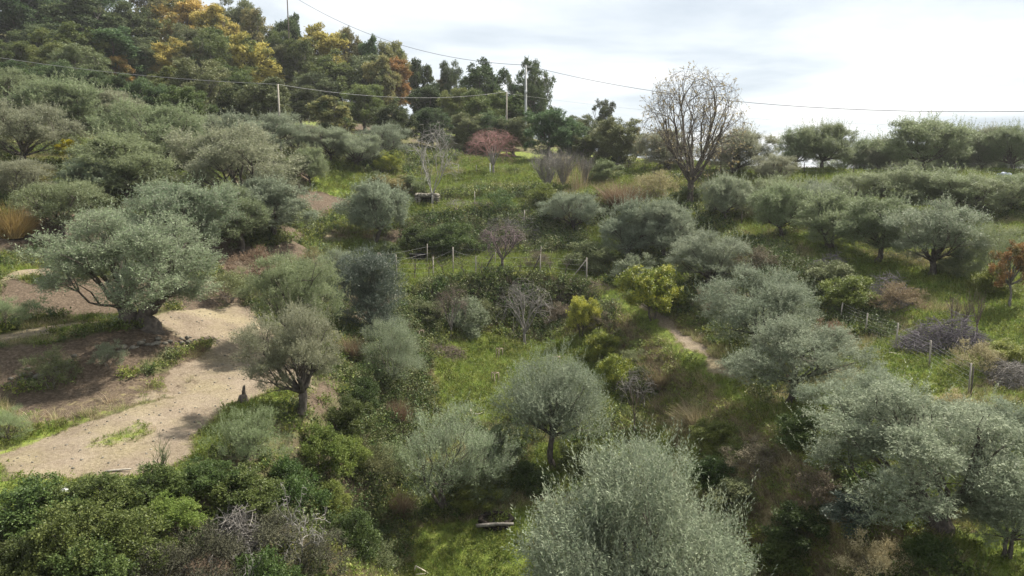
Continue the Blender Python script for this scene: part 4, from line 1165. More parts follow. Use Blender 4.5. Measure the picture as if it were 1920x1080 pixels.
# yellow and orange ones
one('lemon', 'lemon_tree', 'lemon tree', 1225, 502, 45.2, 124, 'large lemon tree with yellow-green leaves on the path at the rim', 'lemon')
one('lemon', 'lemon_tree', 'lemon tree', 1091, 558, 46.5, 66, 'small pale yellow lemon tree at the foot of the back bank', 'lemon_pale')
one('bush2', 'lemon_bush', 'bush', 1124, 618, 42.5, 66, 'upper one of the two yellow-green bushes left of the round silver olive top', 'lemon')
one('bush3', 'lemon_bush', 'bush', 1158, 665, 39, 76, 'lower yellow bush touching the top right of the round silver olive', 'lemon')
one('bush1', 'yellow_shrub', 'bush', 127, 262, 60, 46, 'bright acid yellow shrub among the olives at the upper left', 'acid', sink=-1.2)
one('bush2', 'yellow_shrub', 'bush', 727, 284, 80, 50, 'yellow-green shrub under the silvery olive left of the pale bare tree', 'lemon', sink=-.3)
one('br4', 'orange_tree', 'tree', 1905, 455, 38.5, 90, 'orange autumn-leaved small tree at the right edge', 'orange')
one('bush2', 'yellow_shrub', 'bush', 1455, 296, 77, 62, 'yellow-brown shrub below the skyline beside the tight olive group', 'olive_yellow')
one('rust_clump', 'dry_grass_clump', 'dry grass', 655, 632, 36.4, 60, 'rusty brown clump of dry grass on the left rim', 'rust')
one('tan_clump', 'dry_grass_clump', 'dry grass', 18, 385, 43, 70, 'tall tan dry grass at the left edge under the highest track', 'tan')
one('tan_clump', 'dry_grass_clump', 'dry grass', 45, 405, 42.5, 40, 'shorter tan dry grass beside the tall one at the left edge', 'tan')
one('rust_clump', 'dry_grass_clump', 'dry grass', 745, 750, 33, 50, 'rusty dry grass clump on the slope left of the thin upright olive', 'rust')
one('rust_clump', 'dry_grass_clump', 'dry grass', 1165, 342, 79, 90, 'brown dry grass mass on the terrace left of the tall chestnut', 'rust')
one('rust_clump', 'dry_grass_clump', 'dry grass', 752, 925, 25.5, 56, 'brown dry grass clump on the dark slope near the bottom', 'rust')
one('rust_clump', 'dry_grass_clump', 'dry grass', 1240, 690, 38.5, 60, 'rusty dry grass on the right bank below the lemon tree', 'rust')
one('rust_clump', 'dry_grass_clump', 'dry grass', 1310, 760, 33, 80, 'rusty dry grass halfway down the right bank', 'straw')
for px, top, Y, w, l in ((1050, 290, 77, 50, 'left clump of tall pale reeds among the leafless poplars'), (1085, 300, 76, 46, 'right clump of tall pale reeds among the leafless poplars')):
    one('reeds', 'reed_clump', 'reeds', px, top, Y, w, l, 'straw', 'reeds under the poplars')

SH = [
 # bottom-left hedge and slope
 ('bush1', 55, 905, 18.6, 190, 'mastic', 'leafy green shrub at the left edge under the earth track'),
 ('bush2', 165, 898, 19.2, 170, 'mastic', 'leafy green shrub below the white plastic bag'),
 ('bush3', 265, 880, 20.2, 150, 'mastic', 'green shrub at the foot of the twiggy leafless one by the track'),
 ('bush2', 320, 930, 20, 110, 'mastic_bright', 'yellow-green shrub in the hedge below the log on the track edge'),
 ('bush1', 110, 960, 16.8, 200, 'mastic', 'green shrub in the second rank from the left edge'),
 ('bush3', 232, 955, 17.8, 170, 'mastic', 'dark green shrub in the second rank under the yellow-green one'),
 ('bush2', 30, 1010, 15.2, 170, 'mastic', 'shrub in the bottom left corner with some yellow leaves beside it'),
 ('bush1', 150, 1030, 15.2, 190, 'mastic', 'shrub at the bottom edge right of the corner one'),
 ('openbush', 290, 1020, 16.6, 170, 'dead', 'dark shrub at the bottom edge below the second rank'),
 ('openbush', 390, 985, 18.2, 180, 'dead', 'dark straggly shrub on the shaded slope'),
 ('bush2', 385, 862, 22, 110, 'mastic', 'dark green shrub left of the sprouting low olive'),
 ('bush1', 455, 880, 21.5, 150, 'mastic', 'dense dark green shrub right below the sprouting low olive'),
 ('bush3', 545, 865, 23, 130, 'mastic', 'dark green shrub above the bleached dead branches'),
 ('bush2', 610, 905, 22.3, 90, 'mastic_bright', 'bright green shrub right of the bleached dead branches'),
 ('openbush', 500, 960, 20, 160, 'dead', 'dark twiggy shrub left under the bleached dead branches'),
 ('bush1', 600, 800, 25.6, 110, 'mastic_bright', 'bright green shrub right beside the trunk of the rim olive'),
 ('bush2', 650, 745, 29, 90, 'mastic', 'green shrub on the rim edge under the rusty grass clump'),
 ('bush3', 680, 712, 31.5, 70, 'mastic', 'green shrub on the rim right of the olive beside the track'),
 ('bush1', 650, 820, 26.5, 90, 'mastic_bright', 'yellow-green shrub on the steep slope under the rim'),
 ('openbush', 700, 830, 27.5, 110, 'broom', 'feathery green shrub on the steep slope left of the thin olive'),
 ('bush2', 655, 960, 22.8, 110, 'mastic', 'dark green shrub low on the slope near the bottom'),
 ('openbush', 600, 1000, 20.8, 130, 'dead', 'dark shrub at the bottom edge left of the grass floor'),
 ('bush3', 480, 1035, 17.6, 150, 'mastic', 'dark green shrub at the bottom edge below the dead twigs'),
 ('openbush', 700, 1010, 24, 110, 'broom', 'thin shrub at the edge of the shaded grass floor'),
 ('openbush', 745, 830, 30, 100, 'olive_green', 'pale green thin shrub just left of the thin upright olive'),
 ('bush1', 930, 800, 31.5, 110, 'olive_green', 'leafy shrub between the thin olive and the round silver one'),
 ('bush3', 905, 850, 29.5, 110, 'olive_green', 'leafy shrub right of the thin upright olive'),
 ('bush2', 895, 905, 29, 90, 'mastic_bright', 'bright leafy shrub behind the dark stone basin'),
 ('bush3', 1000, 870, 31, 90, 'mastic', 'low green shrub left of the trunk of the round silver olive'),
 ('bush2', 1090, 835, 33, 90, 'mastic', 'low green shrub right of the trunk of the round silver olive'),
 ('bush1', 875, 560, 48.5, 80, 'olive', 'grey green bush right of the leafless tree with a leaning trunk'),
 ('bush2', 800, 565, 48.5, 70, 'broom', 'dull green scrub at the left end of the back bank'),
 ('openbush', 1050, 566, 50, 70, 'twig', 'brownish scrub on the back bank behind the small lemon tree'),
 ('openbush', 1120, 585, 48, 60, 'twig', 'brown scrub right of the small lemon tree'),
 ('openbush', 905, 560, 50.5, 60, 'broom', 'scrub on the back bank left of the spreading leafless tree'),
 ('openbush', 1185, 655, 41, 70, 'broom', 'scrub at the foot of the right bank under the lemon tree'),
 ('bush1', 1200, 690, 38.5, 70, 'mastic', 'dark green bush right of the lower yellow bush'),
 ('bush2', 1340, 790, 31, 90, 'mastic_bright', 'green bramble halfway down the right bank'),
 ('bush3', 1340, 855, 29, 100, 'mastic', 'green bramble low on the right bank beside the huge silvery olive'),
 ('openbush', 1420, 830, 28.5, 120, 'twig', 'brown bramble under the right rim trees'),
 ('bush1', 1385, 905, 26.5, 110, 'broom', 'dull bramble in the shade of the right bank'),
 ('bush2', 1500, 945, 24, 120, 'mastic', 'green bramble in the shade under the right rim'),
 ('bush3', 1470, 1010, 22.6, 120, 'mastic', 'dark bramble near the bottom right of the hollow'),
 ('openbush', 1540, 880, 25, 110, 'twig', 'brown bramble under the middle olive of the right rim'),
 ('bush1', 1600, 930, 22.5, 120, 'olive_dark', 'grey green bush below the widest rim olive'),
 ('bush2', 1505, 770, 29, 110, 'mastic', 'dark green bush at the foot of the large silver olive'),
 ('openbush', 1650, 1010, 20, 160, 'straw', 'pale dry scrub at the bottom right'),
 ('bush3', 1750, 1000, 20.2, 100, 'mastic', 'green weeds under the fork of the widest rim olive'),
 # middle distance
 ('bush2', 720, 455, 57, 70, 'mastic', 'green bramble on the bank under the round grey olive'),
 ('bush1', 850, 420, 63, 100, 'mastic', 'green bramble on the bank below the small leafless tree'),
 ('bush3', 790, 425, 63, 80, 'mastic', 'green bramble on the bank below the stone hut'),
 ('openbush', 1010, 470, 60, 60, 'twig', 'brown scrub right of the purple-brown fruit tree'),
 ('bush1', 1100, 455, 58, 100, 'broom', 'dull scrub under the small silver olive'),
 ('openbush', 1190, 475, 54, 100, 'olive', 'grey scrub at the foot of the touching silver pair'),
 ('openbush', 1420, 460, 49, 100, 'twig', 'brown bramble right of the upright-shooting olive'),
 ('openbush', 1350, 530, 45, 110, 'twig', 'brown bramble behind the pale silver olive'),
 ('openbush', 1322, 560, 44, 44, 'broom', 'dull scrub right of the large lemon tree'),
 ('bush1', 1600, 520, 42.5, 110, 'mastic_bright', 'green bramble between the two violet brush heaps'),
 ('bush2', 1560, 490, 46, 90, 'broom', 'dull bramble below the second olive of the front row'),
 ('openbush', 1690, 530, 42, 110, 'rust', 'rusty bramble above the large violet brush heap'),
 ('bush1', 1800, 470, 45, 90, 'olive_green', 'bush at the foot of the largest olive of the front row'),
 ('bush3', 1860, 500, 41.5, 90, 'mastic_bright', 'bush in front of the low green olive near the orange tree'),
 ('openbush', 1560, 600, 37.5, 90, 'rust', 'brown bramble behind the wire fence'),
 ('openbush', 1840, 640, 31.5, 110, 'straw', 'pale scrub right of the large violet brush heap'),
 ('bush2', 1900, 640, 32, 90, 'mastic_bright', 'green scrub at the right edge below the orange tree'),
 ('openbush', 1790, 735, 27.6, 100, 'straw', 'pale scrub behind the widest rim olive'),
 ('bush1', 1290, 350, 68, 60, 'mastic', 'dark green ivy bush at the foot of the tall chestnut'),
 ('bush2', 720, 325, 76, 90, 'olive_yellow', 'dull yellow-brown scrub left of the pale bare tree'),
 ('bush1', 770, 330, 77, 70, 'broom', 'dull scrub behind the pale bare tree'),
 ('openbush', 935, 355, 73, 80, 'mastic', 'green weeds on the bank right of the stone hut'),
 ('bush3', 1015, 345, 73, 80, 'mastic_bright', 'green weeds at the foot of the bare poplars'),
 ('openbush', 1230, 320, 78, 90, 'straw', 'straw-coloured scrub under the tall chestnut'),
 ('bush2', 1130, 300, 84, 70, 'broom', 'dull scrub right of the bare poplars'),
 ('openbush', 90, 655, 29, 110, 'broom', 'low weeds on top of the stone wall at the left'),
 ('openbush', 200, 640, 30.8, 70, 'olive', 'grey weed tuft on the bank below the largest terrace olive'),
 ('openbush', 430, 505, 44, 110, 'broom', 'scrub on the brown bank right of the largest terrace olive'),
 ('openbush', 480, 465, 49, 110, 'rust', 'rusty scrub at the top of the brown bank'),
 ('openbush', 590, 460, 55, 80, 'olive_yellow', 'yellowish weeds beside the grassy track'),
 ('openbush', 60, 560, 34.5, 80, 'dark', 'dark scrub at the foot of the left terrace bank'),
 ('bush2', 260, 330, 55, 70, 'olive_green', 'green bush between olives in the left grove'),
 ('bush1', 70, 310, 55, 70, 'olive_yellow', 'yellowish scrub under the tall left edge olive'),
]
M['twig'] = leaf_mat('dry_bramble', [(.09, .075, .05), (.15, .125, .088), (.235, .20, .145)], None, .15, .85, .1, .2)
for key, px, top, Y, w, mat, label in SH:
    place(key, 'shrub', 'shrub', px, top, Y, w, label, mat, 'shrubs and brambles', hmin=.5)

# ------------------------------------------------------------ ground cover (uncountable)
def tuft(name, seed, n, H, Wd, mat, open_=.9, r=.12):
    spray_proto('_t', seed, H, 1.0, n, mat, Wd, 1.2, r, 2, open_)
    me = PROTO.pop('_t')['one']; me.name = name
    return bpy.data.objects.new(name, me)
def weed(name, seed, mat, r=.28, n=26, L=.07, Wd=.045):
    rng = np.random.default_rng(seed)
    b = np.column_stack([rng.normal(0, r * .45, n), rng.normal(0, r * .45, n), rng.uniform(0, r * .6, n)])
    sd = unit(rng.normal(size=(n, 3)) + np.array([0, 0, 1.2]))
    V, var = leaves(rng, b, sd, np.full(n, r * .7), 6, L, Wd, rng.uniform(0, 1, n))
    return bpy.data.objects.new(name, quads_mesh(name, V, var, M[mat]))
M['grass_green'] = leaf_mat('green_grass_blades', [(.10,.15,.025), (.18,.24,.042), (.29,.33,.09)], None, .45, .6, .25, .25)
M['grass_mixed'] = leaf_mat('yellowing_grass_blades', [(.14,.155,.05), (.235,.235,.09), (.36,.33,.17)], None, .35, .7, .2, .25)
SRC = {
 'bank': [weed('bramble', 31, 'mastic', .42, 30), tuft('withered', 32, 40, .5, .006, 'dead', 1.0), tuft('withered_brown', 33, 36, .45, .006, 'twig', 1.1), weed('bramble_grey', 34, 'broom', .4, 24, .07, .035), weed('bramble_low', 35, 'mastic', .3, 26, .06, .04), tuft('withered_rust', 36, 30, .4, .006, 'rust', 1.1)],
 'track': [tuft('stubble', 21, 12, .10, .006, 'straw', 2.2, .3), tuft('stubble_brown', 22, 12, .08, .006, 'twig', 2.2, .3), tuft('stubble_green', 23, 10, .08, .006, 'grass_mixed', 2.0, .3)],
 'green': [tuft('green_tuft', 1, 26, .26, .007, 'grass_green'), tuft('green_tuft_low', 2, 22, .16, .008, 'grass_green', 1.2), weed('green_weed', 3, 'mastic_bright', .2, 14, .05, .03)],
 'mixed': [tuft('mixed_tuft', 4, 24, .26, .007, 'grass_mixed'), tuft('mixed_tuft_low', 5, 22, .18, .008, 'grass_mixed', 1.2), tuft('straw_tuft', 6, 18, .3, .006, 'straw')],
 'dry': [tuft('dry_tuft', 7, 34, .42, .006, 'straw'), tuft('pale_tuft', 8, 30, .36, .006, 'grass_mixed', 1.1), weed('bank_weed', 15, 'mastic_bright', .3, 22, .06, .04), tuft('rusty_tuft', 8, 34, .36, .006, 'rust', 1.1), tuft('brown_tuft', 9, 30, .34, .006, 'twig', 1.2)],
 'scrub': [weed('scrub_weed', 10, 'mastic', .34, 28), weed('fresh_weed', 16, 'mastic_bright', .3, 24), weed('dull_weed', 11, 'broom', .34, 26, .08, .03), tuft('scrub_grass', 12, 34, .4, .007, 'broom', 1.1), tuft('scrub_straw', 13, 30, .36, .006, 'twig', 1.2), weed('bright_weed', 14, 'mastic_bright', .28, 22, .06, .04)],
}
def scatter(name, label, srcs, P, rz, sc):
    n = len(P)
    me = bpy.data.meshes.new(name)
    me.vertices.add(n); me.vertices.foreach_set('co', P.astype(np.float32).ravel())
    a = me.attributes.new('rz', 'FLOAT', 'POINT'); a.data.foreach_set('value', rz.astype(np.float32))
    a = me.attributes.new('sc', 'FLOAT', 'POINT'); a.data.foreach_set('value', sc.astype(np.float32))
    o = link(name, me)
    c = bpy.data.collections.new(name + '_kinds')
    for s in srcs: c.objects.link(s)
    g = bpy.data.node_groups.new(name + '_spread', 'GeometryNodeTree')
    g.interface.new_socket('Geometry', in_out='INPUT', socket_type='NodeSocketGeometry')
    g.interface.new_socket('Geometry', in_out='OUTPUT', socket_type='NodeSocketGeometry')
    gi, go = g.nodes.new('NodeGroupInput'), g.nodes.new('NodeGroupOutput')
    ip = g.nodes.new('GeometryNodeInstanceOnPoints'); ip.inputs['Pick Instance'].default_value = True
    ci = g.nodes.new('GeometryNodeCollectionInfo'); ci.inputs['Collection'].default_value = c
    ci.inputs['Separate Children'].default_value = True; ci.inputs['Reset Children'].default_value = True
    na = g.nodes.new('GeometryNodeInputNamedAttribute'); na.data_type = 'FLOAT'; na.inputs['Name'].default_value = 'rz'
    nb = g.nodes.new('GeometryNodeInputNamedAttribute'); nb.data_type = 'FLOAT'; nb.inputs['Name'].default_value = 'sc'
    cx = g.nodes.new('ShaderNodeCombineXYZ')
    ri = g.nodes.new('FunctionNodeRandomValue'); ri.data_type = 'INT'
    ri.inputs['Min'].default_value = 0; ri.inputs['Max'].default_value = len(srcs) - 1
    l = g.links.new
    l(gi.outputs[0], ip.inputs['Points']); l(ci.outputs[0], ip.inputs['Instance'])
    l(na.outputs['Attribute'], cx.inputs['Z']); l(cx.outputs[0], ip.inputs['Rotation'])
    l(nb.outputs['Attribute'], ip.inputs['Scale'])
    l([s for s in ri.outputs if s.type == 'INT'][0], ip.inputs['Instance Index'])
    l(ip.outputs[0], go.inputs[0])
    md = o.modifiers.new('spread', 'NODES'); md.node_group = g
    tag(o, label, 'ground cover', kind='stuff')
    return o
# candidate points: denser near, inside the view wedge with a margin
rng = np.random.default_rng(5)
NC = 230000
yy = 13 + 80 * rng.uniform(0, 1, NC) ** 1.5
xx = rng.uniform(-1, 1, NC) * (yy * .78 + 4)
keep = rng.uniform(0, 1, NC) < np.clip((yy * .78 + 4) * 2 * np.sqrt((yy - 13) / 80 + .02) * 1.0 / 34, 0, 1)
xx, yy = xx[keep], yy[keep]
mk = add_slope({k: mask_of(t, xx, yy) for k, t in (('dirt', DIRT), ('green', GREEN), ('soil', SOIL), ('dry', DRY), ('bank', BANK))}, xx, yy)
zz = gz(xx, yy)
u = rng.uniform(0, 1, len(xx))
bare = np.maximum(np.clip(mk['dirt'] * 1.55, 0, 1), mk['soil'] * .85)
patch = fbm(xx, yy, 2.2, 77, 3)
g_bank = (mk['bank'] > .45) & (mk['dirt'] < .3) & (u < .92)
g_green = ~g_bank & (mk['green'] > .5 + patch * .7) & (u < .95)
g_mixed = ~g_green & ~g_bank & ((mk['green'] > .22) & (u < .8))
g_dry = ~g_green & ~g_bank & ~g_mixed & (mk['dry'] > .35 + patch * .7) & (u > bare)
g_track = ~g_green & ~g_mixed & ~g_dry & (mk['dirt'] > .4) & (rng.uniform(0, 1, len(xx)) < .45)
g_scr = ~g_green & ~g_bank & ~g_mixed & ~g_dry & (u > bare) & (u < np.where(xx < -6, .55, .75))
for nm, lab, m, s in (
    ('grass', 'green grass covering the terraces and the hollow floor', g_green, 'green'),
    ('grass_yellowing', 'yellowing grass between the green patches', g_mixed, 'mixed'),
    ('dry_grass', 'straw-coloured dry grass on banks and path edges', g_dry, 'dry'),
    ('track_straw', 'sparse flattened straw and stubble on the earth tracks', g_track, 'track'),
    ('bank_scrub', 'dark bramble and withered scrub covering the steep banks of the hollow', g_bank, 'bank'),
    ('undergrowth', 'low mixed weeds and scrub covering the banks', g_scr, 'scrub')):
    P = np.column_stack([xx[m], yy[m], zz[m] - .02])
    grow_ = 1 + np.clip((yy[m] - 30) / 60, 0, 1) * 1.0
    small = np.where(mk['dirt'][m] > .3, .55, 1)
    if DEBUG: print('SCATTER', nm, len(P))
    scatter(nm, lab, SRC[s], P, rng.uniform(0, 6.28, len(P)), rng.uniform(.7, 1.5, len(P)) * grow_ * small)
# pebbles and clods on the bare earth
peb = MB(); r2 = np.random.default_rng(8)
cand = np.where((mk['dirt'] > .5) & (yy < 45) & (xx < 0))[0]; r2.shuffle(cand)
for i in cand[:260]:
    peb.rock((xx[i], yy[i], zz[i] + .005), r2.uniform(.02, .055), r2)
tag(peb.build('pebbles', M['stone'], None, False), 'loose pebbles and clods scattered on the earth track', 'pebbles', kind='stuff')

# ------------------------------------------------------------ built things
def gp(px, py):
    x, y = plan(px, py); return np.array([x, y, float(gz(x, y))])

def stone_wall(px_pts, h, label, seed, rows=4):
    rng = np.random.default_rng(seed); m = MB()
    for (a, b) in zip(px_pts[:-1], px_pts[1:]):
        A, B = gp(*a), gp(*b); n = max(3, int(np.linalg.norm(B - A) / .21))
        for k in range(n):
            t = (k + rng.uniform(-.3, .3)) / n
            p = A + (B - A) * t
            hh = rows * (.55 + .6 * abs(math.sin(k * .37 + seed)) * rng.uniform(.5, 1.2))
            for r in range(int(max(1, hh))):
                q = p + np.array([rng.uniform(-.08, .08), .07 * r + rng.uniform(-.1, .1), 0])
                q[2] = float(gz(q[0], q[1])) * .5 + p[2] * .5 + .05 + r * .16
                m.rock(q - np.array([0, 0, .05]), rng.uniform(.07, .16), rng, (1.2, .9, .7))
    o = m.build('dry_stone_wall', M['stone'], None, False); tag(o, label, 'stone wall'); return o
stone_wall([(20, 722), (60, 712), (110, 700), (150, 692)], .6, 'tumbled dry stone wall at the left edge of the terrace bank', 3, 4)
stone_wall([(200, 672), (245, 664), (290, 655), (340, 646), (385, 640)], .5, 'low dry stone wall with gaps under the largest terrace olive', 4, 2)

def post(parent, p, h, r, mat, lean=(0, 0), name='post'):
    m = MB(); a = np.array(p, float); a[2] = float(gz(a[0], a[1])) - .2
    top = np.array([a[0] + lean[0], a[1] + lean[1], a[2] + .2 + h])
    m.tube([a, (a + top) / 2, top], [r, r * .96, r * .9], 7)
    o = m.build(name, M[mat], parent); return top

def rel(o, root):
    o.parent = root; o.matrix_parent_inverse = root.matrix_world.inverted(); return o

# vine fence along the rim
def fence(name, label, cat, posts, wires, wr, mat, pr=.045, group=None, lines=None):
    c = gp(*posts[0][:2]); root = empty(name, (0, 0, 0)); tag(root, label, cat, group)
    tops, bots = [], []
    for (px, py, h) in posts:
        p = gp(px, py); t = post(root, p, h, pr, mat, (float(fbm(px, py, 3, 5)) * .3, 0)); tops.append(t); bots.append(np.array([p[0], p[1], t[2] - h]))
    for f in wires:
        m = MB()
        for k in range(len(posts) - 1):
            A = bots[k] + (tops[k] - bots[k]) * f; B = bots[k + 1] + (tops[k + 1] - bots[k + 1]) * f
            mid = (A + B) / 2 - np.array([0, 0, .04])
            m.tube([A, mid, B], wr, 3, False)
        m.build('wire', M['wire'], root)
    return root, tops, bots
vf, tops, bots = fence('vine_trellis', 'weathered post and wire vine trellis along the front of the small terrace', 'trellis',
      [(745, 532, 2.0), (813, 525, 1.6), (850, 518, 2.1), (892, 522, 1.6), (1013, 521, 1.6), (1100, 535, 1.9)], (.3, .5, .7, .9), .006, 'wood_post')
def brace(parent, a, b, mat, r=.04):
    m = MB(); A = gp(*a[:2]); A[2] -= .1; B = gp(*b[:2]); B[2] += b[2]; m.tube([A, (A + B) / 2, B], r, 6); m.build('brace', M[mat], parent)
brace(vf, (1068, 527), (1100, 535, 1.8), 'wood_post')
brace(vf, (903, 516), (926, 517, 1.5), 'dark_post', .05)
brace(vf, (994, 520), (1013, 521, 1.55), 'dark_post', .05)
vf2, _, _ = fence('vine_trellis', 'back row of the vine trellis, with thinner posts behind the front one', 'trellis',
      [(711, 520, 1.7), (801, 495, 1.5), (830, 487, 1.3), (928, 500, 1.3), (1013, 500, 1.5)], (.5, .85), .006, 'wood_post', .035)
brace(vf2, (738, 522), (713, 520, 1.7), 'wood_post')
rngv = np.random.default_rng(33)
for k, (px, lab) in enumerate([(780, 'dark crooked old vine at the left of the trellis'), (800, 'second vine from the left in the trellis'), (826, 'third vine from the left in the trellis'), (868, 'vine between the tallest post and the purple-brown tree'), (905, 'vine at the foot of the dark slanting brace'), (975, 'vine just right of the purple-brown tree'), (1032, 'vine near the right dark brace'), (1065, 'rightmost vine in the trellis')]):
    p = gp(px, 522 if px > 820 else 528)
    mt, mc = MB(), MB()
    a = p - np.array([0, 0, .15]); b = p + np.array([rngv.uniform(-.2, .2), 0, .75])
    mt.tube(bend(rngv, a, b, 6, .35), [.05, .045, .04, .035, .035, .03], 6)
    for j in range(7):
        d = np.array([rngv.uniform(-1, 1) * .8, rngv.uniform(-.2, .2), rngv.uniform(.5, 1.3)])
        mc.tube(bend(rngv, b, b + d, 5, .2), [.016, .014, .012, .009, .006], 4, False)
    r = empty('grapevine', tuple(p)); tag(r, lab, 'vine', 'vines on the trellis')
    rel(mt.build('trunk', M['bark']), r); rel(mc.build('canes', M['twig_brown']), r)
    bpy.context.view_layer.update()
    for c in r.children: c.matrix_parent_inverse = r.matrix_world.inverted()

# wire fence on the right terrace
fence('wire_fence', 'wire mesh fence on wooden posts between the silver olive and the large brush heap', 'fence',
      [(1575, 605, 1.2), (1622, 632, 1.2), (1678, 658, 1.3), (1742, 692, 1.2), (1816, 740, 1.2)], (.1, .25, .4, .55, .7, .85, .97), .0028, 'wood_post', .04)
fence('wire_fence', 'low wire fence with thin stakes on the grassy rise left of the chestnut', 'fence',
      [(1098, 324, 1.2), (1146, 328, 1.3), (1178, 322, 1.3), (1208, 324, 1.3), (1245, 322, 1.2)], (.5, .9), .008, 'dark_post', .035)
fence('wire_fence', 'wire fence under the skyline olives right of the chestnut', 'fence',
      [(1316, 335, 1.5), (1350, 330, 1.4), (1423, 338, 1.5), (1508, 330, 1.2), (1600, 328, 1.2), (1690, 328, 1.2), (1790, 328, 1.2), (1900, 328, 1.2)], (.4, .9), .008, 'dark_post', .04)
def lone(px, py, h, r, mat, label, name='wooden_stake', cat='stake', lean=(0, 0)):
    p = gp(px, py); m = MB(); a = p - np.array([0, 0, .25]); t = p + np.array([lean[0], lean[1], h])
    m.tube([a, (a + t) / 2, t], [r, r * .96, r * .88], 7); m.tube([t - np.array([0, 0, .02]), t + np.array([0, 0, .02])], [r * .88, r * .5], 7)
    tag(m.build(name, M[mat]), label, cat); return t
lone(981, 425, 1.5, .05, 'wood_post', 'leaning pale stake in front of the purple brush heap', lean=(.12, 0))
lone(890, 392, 1.5, .04, 'wood_post', 'thin pale stake on the bank right of the stone hut')
lone(919, 328, 1.2, .05, 'white', 'short white stake at the foot of the reddish bare tree')
lone(893, 328, 1.0, .04, 'wood_post', 'thin stake left of the short white one')
lone(860, 328, 1.0, .04, 'wood_post', 'thin stake right behind the pale bare tree')
lone(1390, 428, 1.2, .04, 'dark_post', 'thin dark stake below the thin olive right of the chestnut')
lone(1820, 745, 1.2, .03, 'dark_post', 'thin dark stake standing behind the widest rim olive')

# three-post sapling guards
def guard(px, py, h, label):
    p = gp(px, py); r = empty('sapling_guard', tuple(p)); tag(r, label, 'tree guard', 'three-post sapling guards')
    tops = []
    for k in range(3):
        a = 2.1 * k + .4; q = np.array([math.cos(a) * .22, math.sin(a) * .22, 0])
        m = MB(); m.tube([q + (0, 0, -.25), q + (0, 0, h)], [.035, .032], 6); m.build('stake', M['stake_wood'], r); tops.append(q + (0, 0, h - .04))
    for k in range(3):
        m = MB(); m.tube([tops[k] * 1.08, tops[(k + 1) % 3] * 1.08 + (0, 0, .003 * k)], .02, 4); m.build('rail', M['stake_wood'], r)
    m = MB(); rg = np.random.default_rng(int(px))
    m.tube(bend(rg, (0, 0, -.1), (0.03, 0, h * 1.25), 5, .08), [.014, .012, .010, .008, .004], 5); m.build('sapling', M['twig_brown'], r)
guard(936, 671, .62, 'sapling guard of three stakes standing in the round patch of dug earth')
guard(1043, 686, .55, 'sapling guard of three stakes beside the top of the round silver olive')
guard(928, 720, .6, 'sapling guard of three stakes nearest the viewer on the hollow floor')
guard(788, 640, .62, 'sapling guard of three stakes at the left edge of the hollow floor')
guard(785, 442, .6, 'sapling guard of stakes on the bank below the stone hut')

# poles and cables
def pole(px, top, base_py, Y, r, mat, label, name='utility_pole', arm=True, over=0.):
    T = at(px, top, Y); zb = float(gz(T[0], Y)); 
    root = empty(name, (T[0], Y, zb)); tag(root, label, 'utility pole' if name == 'utility_pole' else 'mast')
    H = T[2] - zb + over; m = MB(); m.tube([(0, 0, -.3), (0, 0, H * .5), (0, 0, H)], [r, r * .85, r * .65], 10); m.build('shaft', M[mat], root)
    if arm:
        m = MB(); m.box((0, 0, H - .35), (.9, .09, .09)); m.build('crossarm', M['dark_post'], root, False)
        for s in (-1, 1):
            m = MB(); m.tube([(s * .38, 0, H - .30), (s * .38, 0, H - .22), (s * .38, 0, H - .12)], [.035, .06, .03], 8); m.build('insulator', M['white'], root)
    return np.array([T[0], Y, zb + H])
tA = pole(986, 122, 225, 104, .20, 'concrete', 'tall grey concrete pole in front of the open dark tree', arm=False)
rootA = [o for o in COL.objects if o.name.startswith('utility_pole')][-1]
m = MB(); HA = tA[2] - rootA.location.z
m.tube([(0, -.24, HA - 4.4), (0, -.24, HA - .2)], .05, 6); m.build('conduit', M['concrete'], rootA)
m = MB(); m.box((0, -.3, HA - 3.6), (.35, .22, .5)); m.build('junction_box', M['concrete'], rootA, False)
m = MB(); m.box((.1, 0, HA - .25), (1.3, .08, .08)); m.build('crossarm', M['concrete'], rootA, False)
for s in (-.5, .7):
    m = MB(); m.tube([(s, 0, HA - .2), (s, 0, HA - .12), (s, 0, HA + .02)], [.04, .07, .03], 8); m.build('insulator', M['concrete'], rootA)
tB = pole(521, 158, 228, 74, .11, 'wood_post', 'wooden pole rising out of the back row of olives', arm=False)
tC = pole(950, 172, 230, 98, .12, 'wood_post', 'shorter pale wooden pole left of the concrete one', arm=False)
tD = pole(538, -14, 34, 132, .13, 'dark_post', 'thin antenna mast on the ridge cut by the top edge of the view', name='antenna_mast', arm=False)
def cable(name, pts, r, mat, label, group=None):
    m = MB()
    for A, B, sag in pts:
        A, B = np.array(A), np.array(B); n = 22
        m.tube([A + (B - A) * (k / n) - np.array([0, 0, 4 * sag * (k / n) * (1 - k / n)]) for k in range(n + 1)], r, 5, False)
    tag(m.build(name, M[mat]), label, 'cable', group)
aR = at(2150, 202, 60)
cable('power_cable', [(tD + (0, 0, 0), tA, 2.6)], .034, 'cable', 'thick power cable sagging from the ridge mast to the concrete pole')
cable('power_cable', [(tA, aR, 2.3)], .030, 'cable', 'thick power cable running from the concrete pole past the chestnut to the right edge')
aL = at(-260, 60, 78)
cable('power_cable', [(aL, tB, .9)], .018, 'wire', 'pale thin cable coming from the left edge to the wooden pole in the olives')
cable('power_cable', [(tB, tC, 1.0)], .018, 'wire', 'pale thin cable between the two wooden poles')
aR2 = at(2200, 232, 75)
cable('power_cable', [(tC - np.array([0, 0, .2]), aR2, 1.6)], .012, 'cable_pale', 'faint hair-thin line crossing the sky below the thick cable')

